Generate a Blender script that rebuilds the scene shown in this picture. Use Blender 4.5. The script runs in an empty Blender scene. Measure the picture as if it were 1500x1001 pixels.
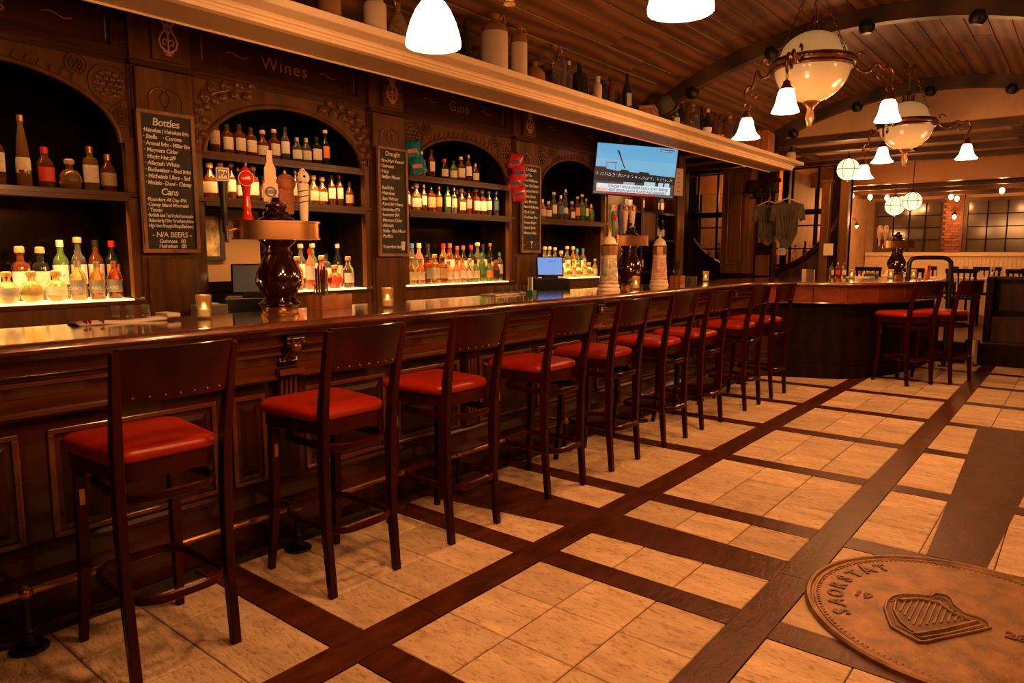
import bpy, math, random
from mathutils import Vector, Matrix
R = random.Random(7)
PI = math.pi
S = bpy.context.scene
COL = S.collection

# ---------------------------------------------------------------- camera, world, exposure
cam = bpy.data.cameras.new('camera'); camo = bpy.data.objects.new('camera', cam); COL.objects.link(camo)
cam.sensor_width = 36; cam.lens = 36 * 1036.4 / 1500; cam.clip_start = .05; cam.clip_end = 100
YAW, PIT = math.radians(39.095), math.radians(7.111)
camo.location = (0, 0, 1.45); camo.rotation_euler = (PI / 2 - PIT, 0, YAW)
S.camera = camo
S.view_settings.view_transform = 'Standard'; S.view_settings.look = 'None'
S.view_settings.gamma = 1; S.view_settings.exposure = 0.08; S.view_settings.use_curve_mapping = False
S.cycles.max_bounces = 8; S.cycles.diffuse_bounces = 4; S.cycles.glossy_bounces = 4; S.cycles.transmission_bounces = 8
S.cycles.sample_clamp_indirect = 4; S.cycles.caustics_reflective = False; S.cycles.caustics_refractive = False
W = bpy.data.worlds.new('world'); S.world = W; W.use_nodes = True
W.node_tree.nodes['Background'].inputs[0].default_value = (.3, .1, .03, 1)
W.node_tree.nodes['Background'].inputs[1].default_value = 0.015
WARM = (1.0, .385, .11)
KL = 2.2   # common lamp factor

def light(name, kind, loc, power, color=WARM, size=.06, rot=None, sx=None, sy=None, spread=None):
    l = bpy.data.lights.new(name, kind); l.energy = power * KL; l.color = color
    if kind == 'AREA':
        l.shape = 'RECTANGLE'; l.size = sx; l.size_y = sy
        if spread: l.spread = spread
    elif kind == 'SPOT':
        l.shadow_soft_size = size; l.spot_size = spread or 1.6; l.spot_blend = .6
    else: l.shadow_soft_size = size
    o = bpy.data.objects.new(name, l); o.location = loc
    if rot: o.rotation_euler = rot
    COL.objects.link(o); return o

# added fill lamps outside the view, to the right and overhead, lighting floor and room
light('fill_lamp', 'SPOT', (1.1, 3.2, 2.4), 50, size=.12, spread=2.8)
light('fill_lamp', 'SPOT', (1.1, 6.6, 2.4), 50, size=.12, spread=2.8)
light('fill_lamp', 'POINT', (1.1, 5.0, 2.4), 14, size=.12)
light('fill_lamp', 'POINT', (-.2, .3, 2.6), 10, size=.12)

# ---------------------------------------------------------------- materials
MATS = {}
def mat(name, col, rough=.5, metal=0., coat=0., kind=None, scale=8., amt=.25, bump=0., bscale=None, stretch=(1, 1, 1),
        emit=None, estr=0., trans=0., ior=1.45, alpha=1., rand=0., col2=None, spec=.5, sheen=0.):
    if name in MATS: return MATS[name]
    m = bpy.data.materials.new(name); m.use_nodes = True; nt = m.node_tree; N = nt.nodes; L = nt.links
    b = N['Principled BSDF']; I = b.inputs
    I['Base Color'].default_value = (*col, 1); I['Roughness'].default_value = rough; I['Metallic'].default_value = metal
    I['Coat Weight'].default_value = coat; I['Coat Roughness'].default_value = .12; I['Specular IOR Level'].default_value = spec
    I['Transmission Weight'].default_value = trans; I['IOR'].default_value = ior; I['Alpha'].default_value = alpha
    if sheen: I['Sheen Weight'].default_value = sheen
    if emit: I['Emission Color'].default_value = (*emit, 1); I['Emission Strength'].default_value = estr
    if kind or rand or bump:
        tc = N.new('ShaderNodeTexCoord'); mp = N.new('ShaderNodeMapping'); L.new(tc.outputs['Object'], mp.inputs[0])
        mp.inputs['Scale'].default_value = stretch
        oi = N.new('ShaderNodeObjectInfo')
        if rand:
            ml = N.new('ShaderNodeVectorMath'); ml.operation = 'SCALE'; ml.inputs[0].default_value = (37, 53, 71); L.new(oi.outputs['Random'], ml.inputs['Scale'])
            L.new(ml.outputs[0], mp.inputs['Location'])
        nz = N.new('ShaderNodeTexNoise'); nz.inputs['Scale'].default_value = scale; nz.inputs['Detail'].default_value = 6; nz.inputs['Roughness'].default_value = .6
        L.new(mp.outputs[0], nz.inputs['Vector']); fac = nz.outputs['Fac']
        if kind == 'wood':
            wv = N.new('ShaderNodeTexWave'); wv.inputs['Scale'].default_value = scale * .35; wv.inputs['Distortion'].default_value = 5; wv.inputs['Detail'].default_value = 3
            wv.inputs['Detail Scale'].default_value = 1.2; L.new(mp.outputs[0], wv.inputs['Vector'])
            mx = N.new('ShaderNodeMath'); mx.operation = 'MULTIPLY_ADD'; L.new(wv.outputs['Fac'], mx.inputs[0]); mx.inputs[1].default_value = .45
            m2 = N.new('ShaderNodeMath'); m2.operation = 'MULTIPLY'; m2.inputs[1].default_value = .6; L.new(nz.outputs['Fac'], m2.inputs[0]); L.new(m2.outputs[0], mx.inputs[2]); fac = mx.outputs[0]
        rp = N.new('ShaderNodeValToRGB'); c2 = col2 or tuple(c * (1 - amt * 1.6) if amt * 1.6 < 1 else 0 for c in col)
        rp.color_ramp.elements[0].position = .3; rp.color_ramp.elements[1].position = .72
        rp.color_ramp.elements[0].color = (*c2, 1); rp.color_ramp.elements[1].color = (*col, 1)
        L.new(fac, rp.inputs[0]); out = rp.outputs[0]
        if rand:
            hs = N.new('ShaderNodeHueSaturation'); mr = N.new('ShaderNodeMapRange'); mr.inputs['To Min'].default_value = 1 - rand; mr.inputs['To Max'].default_value = 1 + rand
            L.new(oi.outputs['Random'], mr.inputs['Value']); L.new(mr.outputs[0], hs.inputs['Value']); L.new(out, hs.inputs['Color']); out = hs.outputs[0]
        L.new(out, I['Base Color'])
        if bump:
            bp = N.new('ShaderNodeBump'); bp.inputs['Strength'].default_value = bump; bp.inputs['Distance'].default_value = .01
            if bscale:
                n2 = N.new('ShaderNodeTexNoise'); n2.inputs['Scale'].default_value = bscale; n2.inputs['Detail'].default_value = 5; n2.inputs['Roughness'].default_value = .65
                n2.inputs['Distortion'].default_value = .6
                L.new(mp.outputs[0], n2.inputs['Vector']); L.new(n2.outputs['Fac'], bp.inputs['Height'])
            else: L.new(fac, bp.inputs['Height'])
            L.new(bp.outputs[0], I['Normal'])
    MATS[name] = m; return m

def slate(name):
    m = bpy.data.materials.new(name); m.use_nodes = True; nt = m.node_tree; N = nt.nodes; L = nt.links; I = N['Principled BSDF'].inputs
    I['Roughness'].default_value = .5; I['Specular IOR Level'].default_value = .3
    tc = N.new('ShaderNodeTexCoord'); mp = N.new('ShaderNodeMapping'); oi = N.new('ShaderNodeObjectInfo'); L.new(tc.outputs['Object'], mp.inputs[0])
    ml = N.new('ShaderNodeVectorMath'); ml.operation = 'SCALE'; ml.inputs[0].default_value = (37, 53, 71); L.new(oi.outputs['Random'], ml.inputs['Scale']); L.new(ml.outputs[0], mp.inputs['Location'])
    mp.inputs['Scale'].default_value = (1, 2.8, 1); mp.inputs['Rotation'].default_value = (0, 0, .5)
    def noise(sc, det, ro, dist=0):
        n = N.new('ShaderNodeTexNoise'); n.inputs['Scale'].default_value = sc; n.inputs['Detail'].default_value = det; n.inputs['Roughness'].default_value = ro; n.inputs['Distortion'].default_value = dist
        L.new(mp.outputs[0], n.inputs['Vector']); return n.outputs['Fac']
    def ramp(f, a, b, c0, c1):
        r_ = N.new('ShaderNodeValToRGB'); r_.color_ramp.elements[0].position = a; r_.color_ramp.elements[1].position = b; r_.color_ramp.elements[0].color = (*c0, 1); r_.color_ramp.elements[1].color = (*c1, 1); L.new(f, r_.inputs[0]); return r_.outputs[0]
    pits = noise(22, 7, .66, .3); big = noise(3.5, 3, .5, .6)
    c1 = ramp(big, .3, .75, (.46, .33, .21), (.70, .54, .38)); p = ramp(pits, .34, .48, (.56, .47, .40), (1, 1, 1))
    mx = N.new('ShaderNodeMix'); mx.data_type = 'RGBA'; mx.blend_type = 'MULTIPLY'; mx.inputs[0].default_value = 1; L.new(c1, mx.inputs[6]); L.new(p, mx.inputs[7])
    hs = N.new('ShaderNodeHueSaturation'); mr = N.new('ShaderNodeMapRange'); mr.inputs['To Min'].default_value = .84; mr.inputs['To Max'].default_value = 1.14; L.new(oi.outputs['Random'], mr.inputs['Value']); L.new(mr.outputs[0], hs.inputs['Value']); L.new(mx.outputs[2], hs.inputs['Color']); L.new(hs.outputs[0], I['Base Color'])
    bp = N.new('ShaderNodeBump'); bp.inputs['Strength'].default_value = .9; bp.inputs['Distance'].default_value = .012; L.new(pits, bp.inputs['Height']); L.new(bp.outputs[0], I['Normal'])
    return m
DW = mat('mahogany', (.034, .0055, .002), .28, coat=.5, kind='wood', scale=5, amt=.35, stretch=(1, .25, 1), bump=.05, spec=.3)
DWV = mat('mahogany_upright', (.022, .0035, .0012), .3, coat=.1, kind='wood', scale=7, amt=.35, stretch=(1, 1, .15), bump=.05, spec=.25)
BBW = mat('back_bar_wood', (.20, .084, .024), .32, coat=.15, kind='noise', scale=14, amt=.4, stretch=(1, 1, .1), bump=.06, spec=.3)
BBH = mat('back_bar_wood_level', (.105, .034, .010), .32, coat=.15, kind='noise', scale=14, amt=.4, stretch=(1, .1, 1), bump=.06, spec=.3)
TOPW = mat('bar_top_wood', (.17, .040, .012), .10, coat=1., kind='wood', scale=4, amt=.3, stretch=(1, .12, 1), bump=.02)
NOSE = mat('worn_bar_edge', (.16, .045, .016), .22, coat=.8, kind='noise', scale=14, amt=.45, stretch=(1, .3, 1), bump=.5, bscale=45)
TRIMW = mat('bar_moulding', (.11, .028, .008), .2, coat=.6, kind='noise', scale=9, amt=.35, stretch=(1, .15, 1), bump=.06)
STW = mat('stool_wood', (.034, .003, .0015), .24, spec=.2, kind='wood', scale=10, amt=.3, stretch=(1, 1, .2))
LEA = mat('red_leather', (.32, .016, .004), .33, spec=.4, kind='noise', scale=30, amt=.12, bump=.05, bscale=200)
TILE = slate('slate_tile')
FWD = mat('floor_wood', (.080, .021, .007), .33, kind='noise', scale=14, amt=.4, stretch=(1, .4, 1), bump=.3, bscale=40, rand=.12, spec=.14)
GROUT = mat('grout', (.035, .018, .010), .8, kind='noise', scale=30, amt=.2)
CREAM = mat('cream_paint', (.80, .64, .42), .38, kind='noise', scale=5, amt=.08, bump=.04)
SOFF = mat('brown_paint', (.40, .24, .12), .45, kind='noise', scale=5, amt=.1)
PLANK = mat('ceiling_plank', (.19, .078, .025), .5, kind='wood', scale=9, amt=.36, stretch=(1, .18, 1), bump=.12, rand=.2)
RIBM = mat('rib_wood', (.075, .040, .018), .45, kind='wood', scale=6, amt=.4, stretch=(.3, 1, 1), bump=.1)
PLAST = mat('plaster', (.50, .30, .15), .7, kind='noise', scale=5, amt=.12, bump=.1)
BEAM = mat('beam_wood', (.075, .025, .009), .5, kind='wood', scale=6, amt=.3, stretch=(.2, 1, 1))
DARK = mat('near_black_wood', (.012, .004, .002), .5, kind='wood', scale=6, amt=.3, spec=.12)  # own near-black colour of the wood, also on the shaded bay linings
BLK = mat('black_plastic', (.012, .011, .011), .35)
IRON = mat('black_iron', (.02, .017, .015), .4, metal=.6)
BRASS = mat('aged_brass', (.50, .25, .09), .3, metal=1, kind='noise', scale=20, amt=.3)
BRONZE = mat('bronze', (.33, .15, .06), .35, metal=.9, kind='noise', scale=25, amt=.4)
COPPER = mat('brushed_copper', (.75, .42, .20), .27, metal=1, kind='noise', scale=30, amt=.15, stretch=(6, 6, .3))
COIN = mat('coin_bronze', (.31, .16, .07), .42, metal=.4, kind='noise', scale=9, amt=.45, bump=.35, bscale=50)
COIN2 = mat('coin_recess', (.13, .055, .022), .55, metal=.3, kind='noise', scale=20, amt=.3)
CHROME = mat('chrome', (.7, .62, .55), .18, metal=1)
CER = mat('oxblood_ceramic', (.014, .002, .001), .06, coat=1.)
BELL = mat('lamp_glass', (.9, .8, .65), .3, emit=(1, .80, .56), estr=5.5)
GLOBE = mat('alabaster_glass', (.62, .42, .20), .18, coat=.6, emit=(1, .52, .17), estr=.27, kind='noise', scale=4, amt=.12)
GLOBEW = mat('white_globe_glass', (.9, .75, .5), .2, emit=(1, .66, .34), estr=1.9)
BULB = mat('filament_bulb', (1, .8, .5), .2, emit=(1, .66, .30), estr=9.)
FLAME = mat('flame', (1, .8, .4), .5, emit=(1, .72, .32), estr=14.)
WAX = mat('candle_wax', (.9, .8, .6), .5, emit=(1, .5, .18), estr=.6)
VGLASS = mat('votive_glass', (.95, .64, .32), .12, trans=.9, kind='noise', scale=30, amt=.1, bump=.5, bscale=60)
GLS = mat('clear_glass', (.95, .93, .9), .04, trans=.95)
PANEG = mat('window_glass', (.07, .05, .03), .12, spec=.6)
CHALK = mat('chalkboard', (.035, .030, .024), .6, kind='noise', scale=9, amt=.3)
CHW = mat('chalk_white', (.85, .80, .70), .8, emit=(.85, .6, .35), estr=.03)
CHR = mat('chalk_red', (.8, .12, .08), .8)
FRW = mat('board_frame_wood', (.42, .21, .09), .4, kind='wood', scale=12, amt=.25)
MIRR = mat('smoked_mirror', (.022, .012, .006), .16, metal=.9)
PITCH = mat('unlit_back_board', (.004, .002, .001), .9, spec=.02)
GOLD = mat('gold_leaf', (.48, .22, .09), .5)
PAPER = mat('paper', (.80, .70, .56), .7)
NAPK = mat('white_linen', (.75, .66, .56), .85, kind='noise', scale=60, amt=.05)
STRIPE = mat('red_stripe', (.6, .08, .05), .8)
STONEW = mat('cream_stoneware', (.66, .52, .36), .3, coat=.4, kind='noise', scale=6, amt=.1)
STONEB = mat('brown_stoneware', (.34, .15, .06), .3, coat=.5, kind='noise', scale=6, amt=.2)
BBLACK = mat('black_bottle_glass', (.015, .015, .013), .08, coat=.5)
LITP = mat('lit_shelf_glass', (.8, .6, .35), .3, emit=(1, .50, .15), estr=4.0)

def gm(name, col, tr=.75, emit=0): return mat(name, col, .07, trans=tr, ior=1.45, coat=.3)
GL = {'clear': gm('bottle_clear', (.92, .82, .66), .94), 'gold': gm('bottle_gold', (.90, .45, .12), .85), 'amber': gm('bottle_amber', (.60, .17, .03), .85),
      'brown': gm('bottle_brown', (.22, .06, .02), .55), 'green': gm('bottle_green', (.16, .30, .07), .6), 'dark': BBLACK,
      'pink': gm('bottle_pink', (.85, .30, .22), .6), 'blue': gm('bottle_blue', (.10, .2, .32), .6), 'yellow': gm('bottle_yellow', (.9, .75, .25), .75)}
LB = {'cream': mat('label_cream', (.80, .68, .50), .6, kind='noise', scale=60, amt=.18), 'white': mat('label_white', (.85, .80, .72), .55, kind='noise', scale=80, amt=.15),
      'buff': mat('label_buff', (.62, .42, .24), .6, kind='noise', scale=60, amt=.25), 'black': mat('label_black', (.03, .028, .025), .5, kind='noise', scale=60, amt=.3),
      'red': mat('label_red', (.62, .05, .03), .5), 'green': mat('label_green', (.06, .22, .08), .5), 'blue': mat('label_blue', (.06, .16, .25), .5),
      'orange': mat('label_orange', (.8, .28, .10), .5), 'grey': mat('label_grey', (.30, .29, .27), .5), 'gold': mat('label_gold', (.6, .38, .12), .4)}
CP = {'cork': mat('cap_cork', (.55, .32, .15), .7), 'black': mat('cap_black', (.02, .02, .02), .3), 'gold': mat('cap_gold', (.6, .35, .12), .3, metal=.8), 'red': mat('cap_red', (.55, .03, .03), .35),
      'silver': mat('cap_silver', (.6, .55, .5), .3, metal=.8), 'blue': mat('cap_blue', (.05, .18, .5), .35), 'cream': mat('cap_cream', (.75, .6, .42), .45), 'green': mat('cap_green', (.05, .3, .2), .4), 'copper': mat('cap_copper', (.6, .25, .1), .3, metal=.7)}

# ---------------------------------------------------------------- mesh helpers
class MB:
    def __init__(s): s.v = []; s.f = []
    def add(s, v, f):
        n = len(s.v); s.v += [tuple(p) for p in v]; s.f += [tuple(i + n for i in q) for q in f]; return s
    def box(s, x0, x1, y0, y1, z0, z1):
        v = [(x, y, z) for x in (x0, x1) for y in (y0, y1) for z in (z0, z1)]
        return s.add(v, [(0, 1, 3, 2), (4, 6, 7, 5), (0, 4, 5, 1), (2, 3, 7, 6), (0, 2, 6, 4), (1, 5, 7, 3)])
    def bar(s, a, b, w, h, up=(0, 0, 1), w2=None, h2=None):
        a = Vector(a); b = Vector(b); d = (b - a).normalized(); u = Vector(up)
        if abs(d.dot(u)) > .98: u = Vector((0, 1, 0))
        sd = d.cross(u).normalized(); u = sd.cross(d); w2 = w2 or w; h2 = h2 or h; v = []
        for p, ww, hh in ((a, w, h), (b, w2, h2)):
            for q, r in ((-1, -1), (1, -1), (1, 1), (-1, 1)): v.append(p + sd * q * ww / 2 + u * r * hh / 2)
        return s.add(v, [(0, 1, 2, 3), (7, 6, 5, 4), (0, 4, 5, 1), (1, 5, 6, 2), (2, 6, 7, 3), (3, 7, 4, 0)])
    def tube(s, pts, r, n=8, closed=False, caps=True, flat=None):
        pts = [Vector(p) for p in pts]; m = len(pts); rs = r if isinstance(r, (list, tuple)) else [r] * m; v = []; u = None
        for i, p in enumerate(pts):
            a = pts[(i - 1) % m] if closed or i > 0 else p; b = pts[(i + 1) % m] if closed or i < m - 1 else p
            d = (b - a).normalized()
            if u is None: u = d.orthogonal().normalized() if abs(d.z) > .9 else d.cross(Vector((0, 0, 1))).normalized()
            u = (u - d * u.dot(d)); u = u.normalized() if u.length > 1e-6 else d.orthogonal().normalized()
            w = d.cross(u)
            for k in range(n):
                t = 2 * PI * k / n; fx = flat or 1
                v.append(p + (u * math.cos(t) + w * math.sin(t) * fx) * rs[i])
        f = []
        for i in range(m if closed else m - 1):
            j = (i + 1) % m
            for k in range(n): f.append((i * n + k, i * n + (k + 1) % n, j * n + (k + 1) % n, j * n + k))
        if caps and not closed: f += [tuple(range(n - 1, -1, -1)), tuple(range((m - 1) * n, m * n))]
        return s.add(v, f)
    def lathe(s, prof, n=20, c=(0, 0, 0), sq=0, axis='z', a0=0, a1=2 * PI, wob=None):
        v = []; full = abs(a1 - a0 - 2 * PI) < 1e-6; m = n if full else n + 1
        for r, z in prof:
            for k in range(m):
                t = a0 + (a1 - a0) * k / n; rr = r
                if sq: ct, st = abs(math.cos(t)), abs(math.sin(t)); rr = r / ((ct ** sq + st ** sq) ** (1 / sq))
                if wob: rr = r * (1 + wob(t, z))
                x, y, zz = rr * math.cos(t), rr * math.sin(t), z
                if axis == 'x': x, y, zz = z, rr * math.cos(t), rr * math.sin(t)
                v.append((c[0] + x, c[1] + y, c[2] + zz))
        f = []
        for i in range(len(prof) - 1):
            for k in range(n): k2 = (k + 1) % m; f.append((i * m + k, i * m + k2, (i + 1) * m + k2, (i + 1) * m + k))
        return s.add(v, f)
    def prism(s, poly, h0, h1, fn=None):
        fn = fn or (lambda a, b, h: (a, b, h)); n = len(poly)
        v = [fn(a, b, h0) for a, b in poly] + [fn(a, b, h1) for a, b in poly]
        return s.add(v, [tuple(range(n - 1, -1, -1)), tuple(range(n, 2 * n))] + [(i, (i + 1) % n, n + (i + 1) % n, n + i) for i in range(n)])
    def sweep(s, prof, path):   # profile (out,z) swept along level path [(x,y)] with outward = right side of travel; mitred
        P = [Vector((x, y)) for x, y in path]; m = len(P); n = len(prof); v = []
        for i in range(m):
            d0 = (P[i] - P[i - 1]).normalized() if i else None; d1 = (P[i + 1] - P[i]).normalized() if i < m - 1 else None
            a = d0 or d1; b = d1 or d0; n0 = Vector((a.y, -a.x)); n1 = Vector((b.y, -b.x)); nn = (n0 + n1).normalized(); k = 1 / max(.5, nn.dot(n0))
            for o, z in prof: v.append((P[i].x + nn.x * o * k, P[i].y + nn.y * o * k, z))
        f = [(i * n + j, i * n + (j + 1) % n, (i + 1) * n + (j + 1) % n, (i + 1) * n + j) for i in range(m - 1) for j in range(n)]
        f += [tuple(range(n)), tuple(range(m * n - 1, (m - 1) * n - 1, -1))]
        return s.add(v, f)
    def blob(s, c, r, n=8, m=6):
        v = []; 
        for i in range(m + 1):
            ph = PI * i / m
            for k in range(n): t = 2 * PI * k / n; v.append((c[0] + r[0] * math.sin(ph) * math.cos(t), c[1] + r[1] * math.sin(ph) * math.sin(t), c[2] + r[2] * math.cos(ph)))
        return s.add(v, [(i * n + k, (i + 1) * n + k, (i + 1) * n + (k + 1) % n, i * n + (k + 1) % n) for i in range(m) for k in range(n)])
    def xf(s, M): s.v = [tuple(M @ Vector(p)) for p in s.v]; return s
    def mesh(s, name, m, smooth=False, ang=40):
        me = bpy.data.meshes.new(name); me.from_pydata(s.v, [], s.f); me.validate()
        import bmesh
        bm = bmesh.new(); bm.from_mesh(me); bmesh.ops.remove_doubles(bm, verts=bm.verts, dist=1e-6); bmesh.ops.recalc_face_normals(bm, faces=bm.faces); bm.to_mesh(me); bm.free()
        if m: me.materials.append(m)
        if smooth: me.polygons.foreach_set('use_smooth', [True] * len(me.polygons)); me.set_sharp_from_angle(angle=math.radians(ang))
        return me
    def build(s, name, m, parent=None, smooth=False, w=True, bevel=0, ang=40):
        org = wloc(parent) if (w and parent) else Vector((0, 0, 0))
        if org.length > 0: s.v = [(a - org.x, b - org.y, c - org.z) for a, b, c in s.v]
        o = bpy.data.objects.new(name, s.mesh(name, m, smooth, ang)); COL.objects.link(o)
        if parent: o.parent = parent
        if bevel:
            bv = o.modifiers.new('bevel', 'BEVEL'); bv.width = bevel; bv.segments = 2; bv.limit_method = 'ANGLE'
        return o
def wloc(o):
    v = Vector((0, 0, 0))
    while o: v += o.location; o = o.parent
    return v
def tag(o, label, cat, group=None):
    o['label'] = label; o['category'] = cat
    if group: o['group'] = group
    return o
def thing(name, label, cat, loc=(0, 0, 0), rz=0, group=None):
    o = bpy.data.objects.new(name, None); COL.objects.link(o); o.location = loc; o.rotation_euler = (0, 0, rz); o.empty_display_size = .1
    return tag(o, label, cat, group)
def struct(name, mb, m, smooth=False, bevel=0):
    o = mb.build(name, m, None, smooth, bevel=bevel); o['kind'] = 'structure'; return o
def inst(src_mesh, name, parent, loc, rot=(0, 0, 0), scale=None, mods=None):
    o = bpy.data.objects.new(name, src_mesh); COL.objects.link(o); o.parent = parent
    o.location = Vector(loc) - (wloc(parent) if parent else Vector((0, 0, 0))); o.rotation_euler = rot
    if scale: o.scale = scale
    return o
def dup(root, loc, rz, label, group=None, name=None):
    kids = {}
    def cp(o, par):
        c = o.copy(); COL.objects.link(c); c.parent = par
        for k in o.children: cp(k, c)
        return c
    r = cp(root, None); r.location = loc; r.rotation_euler = (0, 0, rz); r['label'] = label
    if group: r['group'] = group
    return r
def text(body, size, m, parent, org, right, up, name='lettering', align='LEFT', shear=0., ext=0., space=1., w=True, bold=0.):
    cu = bpy.data.curves.new('t', 'FONT'); cu.body = body; cu.size = size; cu.align_x = align; cu.shear = shear; cu.extrude = ext; cu.space_character = space; cu.offset = bold; cu.resolution_u = 3
    o = bpy.data.objects.new('t', cu); COL.objects.link(o)
    dg = bpy.context.evaluated_depsgraph_get(); me = bpy.data.meshes.new_from_object(o.evaluated_get(dg)); bpy.data.objects.remove(o); bpy.data.curves.remove(cu)
    r = Vector(right).normalized(); u = Vector(up).normalized(); n = r.cross(u); org = Vector(org)
    if w and parent: org = org - wloc(parent)
    M = Matrix(((r.x, u.x, n.x, org.x), (r.y, u.y, n.y, org.y), (r.z, u.z, n.z, org.z), (0, 0, 0, 1))); me.transform(M)
    me.materials.clear(); me.materials.append(m); me.name = name
    ob = bpy.data.objects.new(name, me); COL.objects.link(ob); ob.parent = parent; return ob
def arc(cx, cz, r, a0, a1, n, y=None, fx=1.0):
    return [(cx + r * fx * math.cos(a0 + (a1 - a0) * i / n), cz + r * math.sin(a0 + (a1 - a0) * i / n)) for i in range(n + 1)]
ORD = ['first', 'second', 'third', 'fourth', 'fifth', 'sixth', 'seventh', 'eighth', 'ninth', 'tenth', 'eleventh', 'twelfth', 'thirteenth', 'fourteenth', 'fifteenth', 'sixteenth', 'seventeenth', 'eighteenth', 'nineteenth', 'twentieth', 'twenty-first', 'twenty-second']

# ================================================================ SETTING
# ---- floor: grout bed, slate tiles and dark wood strips, each a part
floor = struct('floor', MB().box(-5.2, 2.6, -2, 11.0, -.06, -.008), GROUT)
AX0, AX1, BX0, BX1 = -2.074, -1.918, -.998, -.845      # the two long wood strips
TW = .306
cols = []
for k in range(3): cols.append((AX0 - TW * (k + 1), AX0 - TW * k))
for k in range(3): cols.append((AX1 + TW * k + .001, AX1 + TW * (k + 1)))
for k in range(3): cols.append((BX1 + TW * k, BX1 + TW * (k + 1)))
CX0 = BX1 + 3 * TW; CX1 = CX0 + .155
for k in range(3): cols.append((CX1 + TW * k, CX1 + TW * (k + 1)))
PER, SY0 = 1.0815, 1.488                                   # cross strips repeat
strips = [SY0 + PER * k for k in range(-1, 9)]
def S3poly(): return [(-3.05, 3.375), (-1.995, 3.336), (-.99, 3.302), (-.99, 3.053), (-1.995, 3.012), (-3.05, 2.865)]
tmesh = {}
def tile_mesh(w, d, v):
    k = (round(w, 3), round(d, 3), v)
    if k not in tmesh:
        e = .0022; b = .003; m = MB(); hw, hd = w / 2 - e, d / 2 - e
        rr = random.Random(v * 7 + 1); j = [(rr.uniform(-.0008, .0008)) for _ in range(4)]
        q = [(-hw, -hd), (hw, -hd), (hw, hd), (-hw, hd)]
        vs = [(x, y, -.012) for x, y in q] + [(x, y, -.003) for x, y in q] + [(x * (1 - b / hw), y * (1 - b / hd), j[i]) for i, (x, y) in enumerate(q)]
        fs = [(8, 9, 10, 11)] + [(i, (i + 1) % 4, (i + 1) % 4 + 4, i + 4) for i in range(4)] + [(i + 4, (i + 1) % 4 + 4, (i + 1) % 4 + 8, i + 8) for i in range(4)]
        tmesh[k] = m.add(vs, fs).mesh('tile', TILE)
    return tmesh[k]
nt = 0; restt = MB()
for ys in strips:
    y0 = ys + .153; y1 = ys + PER; td = (y1 - y0) / 3
    for r in range(3):
        a, b = y0 + td * r, y0 + td * (r + 1); cy = (a + b) / 2
        for ci, (x0, x1) in enumerate(cols):
            cx = (x0 + x1) / 2; 
            if x0 < -3.1 and cy > 8.2: continue
            dpt = -cx * -.626 if 0 else (-.626 * cx + .77 * cy)
            if dpt < .9 or cy < 0.45: continue
            if cx > 1.0 or cx > -.0 + .18 * (cy - 2.2) * 0 + .9: 
                continue
            if nt < 296:
                o = inst(tile_mesh(x1 - x0, b - a, (ci * 5 + r * 3) % 4), 'tile', floor, (cx, cy, 0)); nt += 1
                o.rotation_euler = (0, 0, PI * ((ci + r) % 2))
            else: restt.box(x0 + .002, x1 - .002, a + .002, b - .002, -.01, 0)
if restt.v:
    o = restt.build('tile', TILE, floor); o['kind'] = 'stuff'
# remaining, unseen ground right and behind: one sheet of tiles each as stuff
m = MB()
for x in range(6):
    for y in range(30):
        X0 = .93 + x * .31; Y0 = -1.9 + y * .43
        if X0 < 2.5: m.box(X0, X0 + .305, Y0, Y0 + .425, -.01, 0)
for x in range(11):
    for y in range(6):
        m.box(-3.0 + x * .355, -3.0 + x * .355 + .35, -1.95 + y * .4, -1.95 + y * .4 + .395, -.01, 0)
o = m.build('tile', TILE, floor); o['kind'] = 'stuff'
def plank_box(x0, x1, y0, y1, z=.001):
    m = MB(); e = .0012; m.box(x0 + e, x1 - e, y0 + e, y1 - e, -.012, z); return m
for x0, x1 in ((AX0, AX1), (BX0, BX1), (CX0, CX1)):
    cuts = [.46, 1.9, 3.16, 4.6, 6.3, 8.0, 9.4, 11.0]
    for a, b in zip(cuts, cuts[1:]): plank_box(x0, x1, a, b, .002).build('floor_strip', FWD, floor)
for ys in strips:
    for x0, x1 in ((AX0 - 3 * TW - .1, AX0), (AX1, BX0), (BX1, CX0), (CX1, CX1 + 3 * TW)):
        if ys > .3: plank_box(x0, x1, ys, ys + .153).build('floor_strip', FWD, floor)
# broad wedge boards laid over the tile grid
m = MB(); P = S3poly(); m.prism([P[1], P[2], P[3], P[4]], -.01, .003, lambda a, b, h: (a, b, h)); m.build('broad_floor_board', FWD, floor)
m = MB(); m.prism([P[0], P[1], P[4], P[5]], -.01, .003, lambda a, b, h: (a, b, h)); m.build('broad_floor_board', FWD, floor)
m = MB(); m.prism([(-.62, 6.9), (-.12, 6.9), (-.262, 3.8), (-.505, 3.8)], -.01, .003, lambda a, b, h: (a, b, h)); m.build('broad_floor_board', FWD, floor)

# ---- walls
struct('wall_back', MB().box(-5.2, 2.7, -2.1, -2.0, 0, 3.6), DW)
struct('wall_right', MB().box(2.6, 2.7, -2.0, 16.2, 0, 3.6), BBW)
struct('wall_left', MB().box(-5.3, -5.2, -2.1, 11.0, 0, 3.6), DARK)
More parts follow.
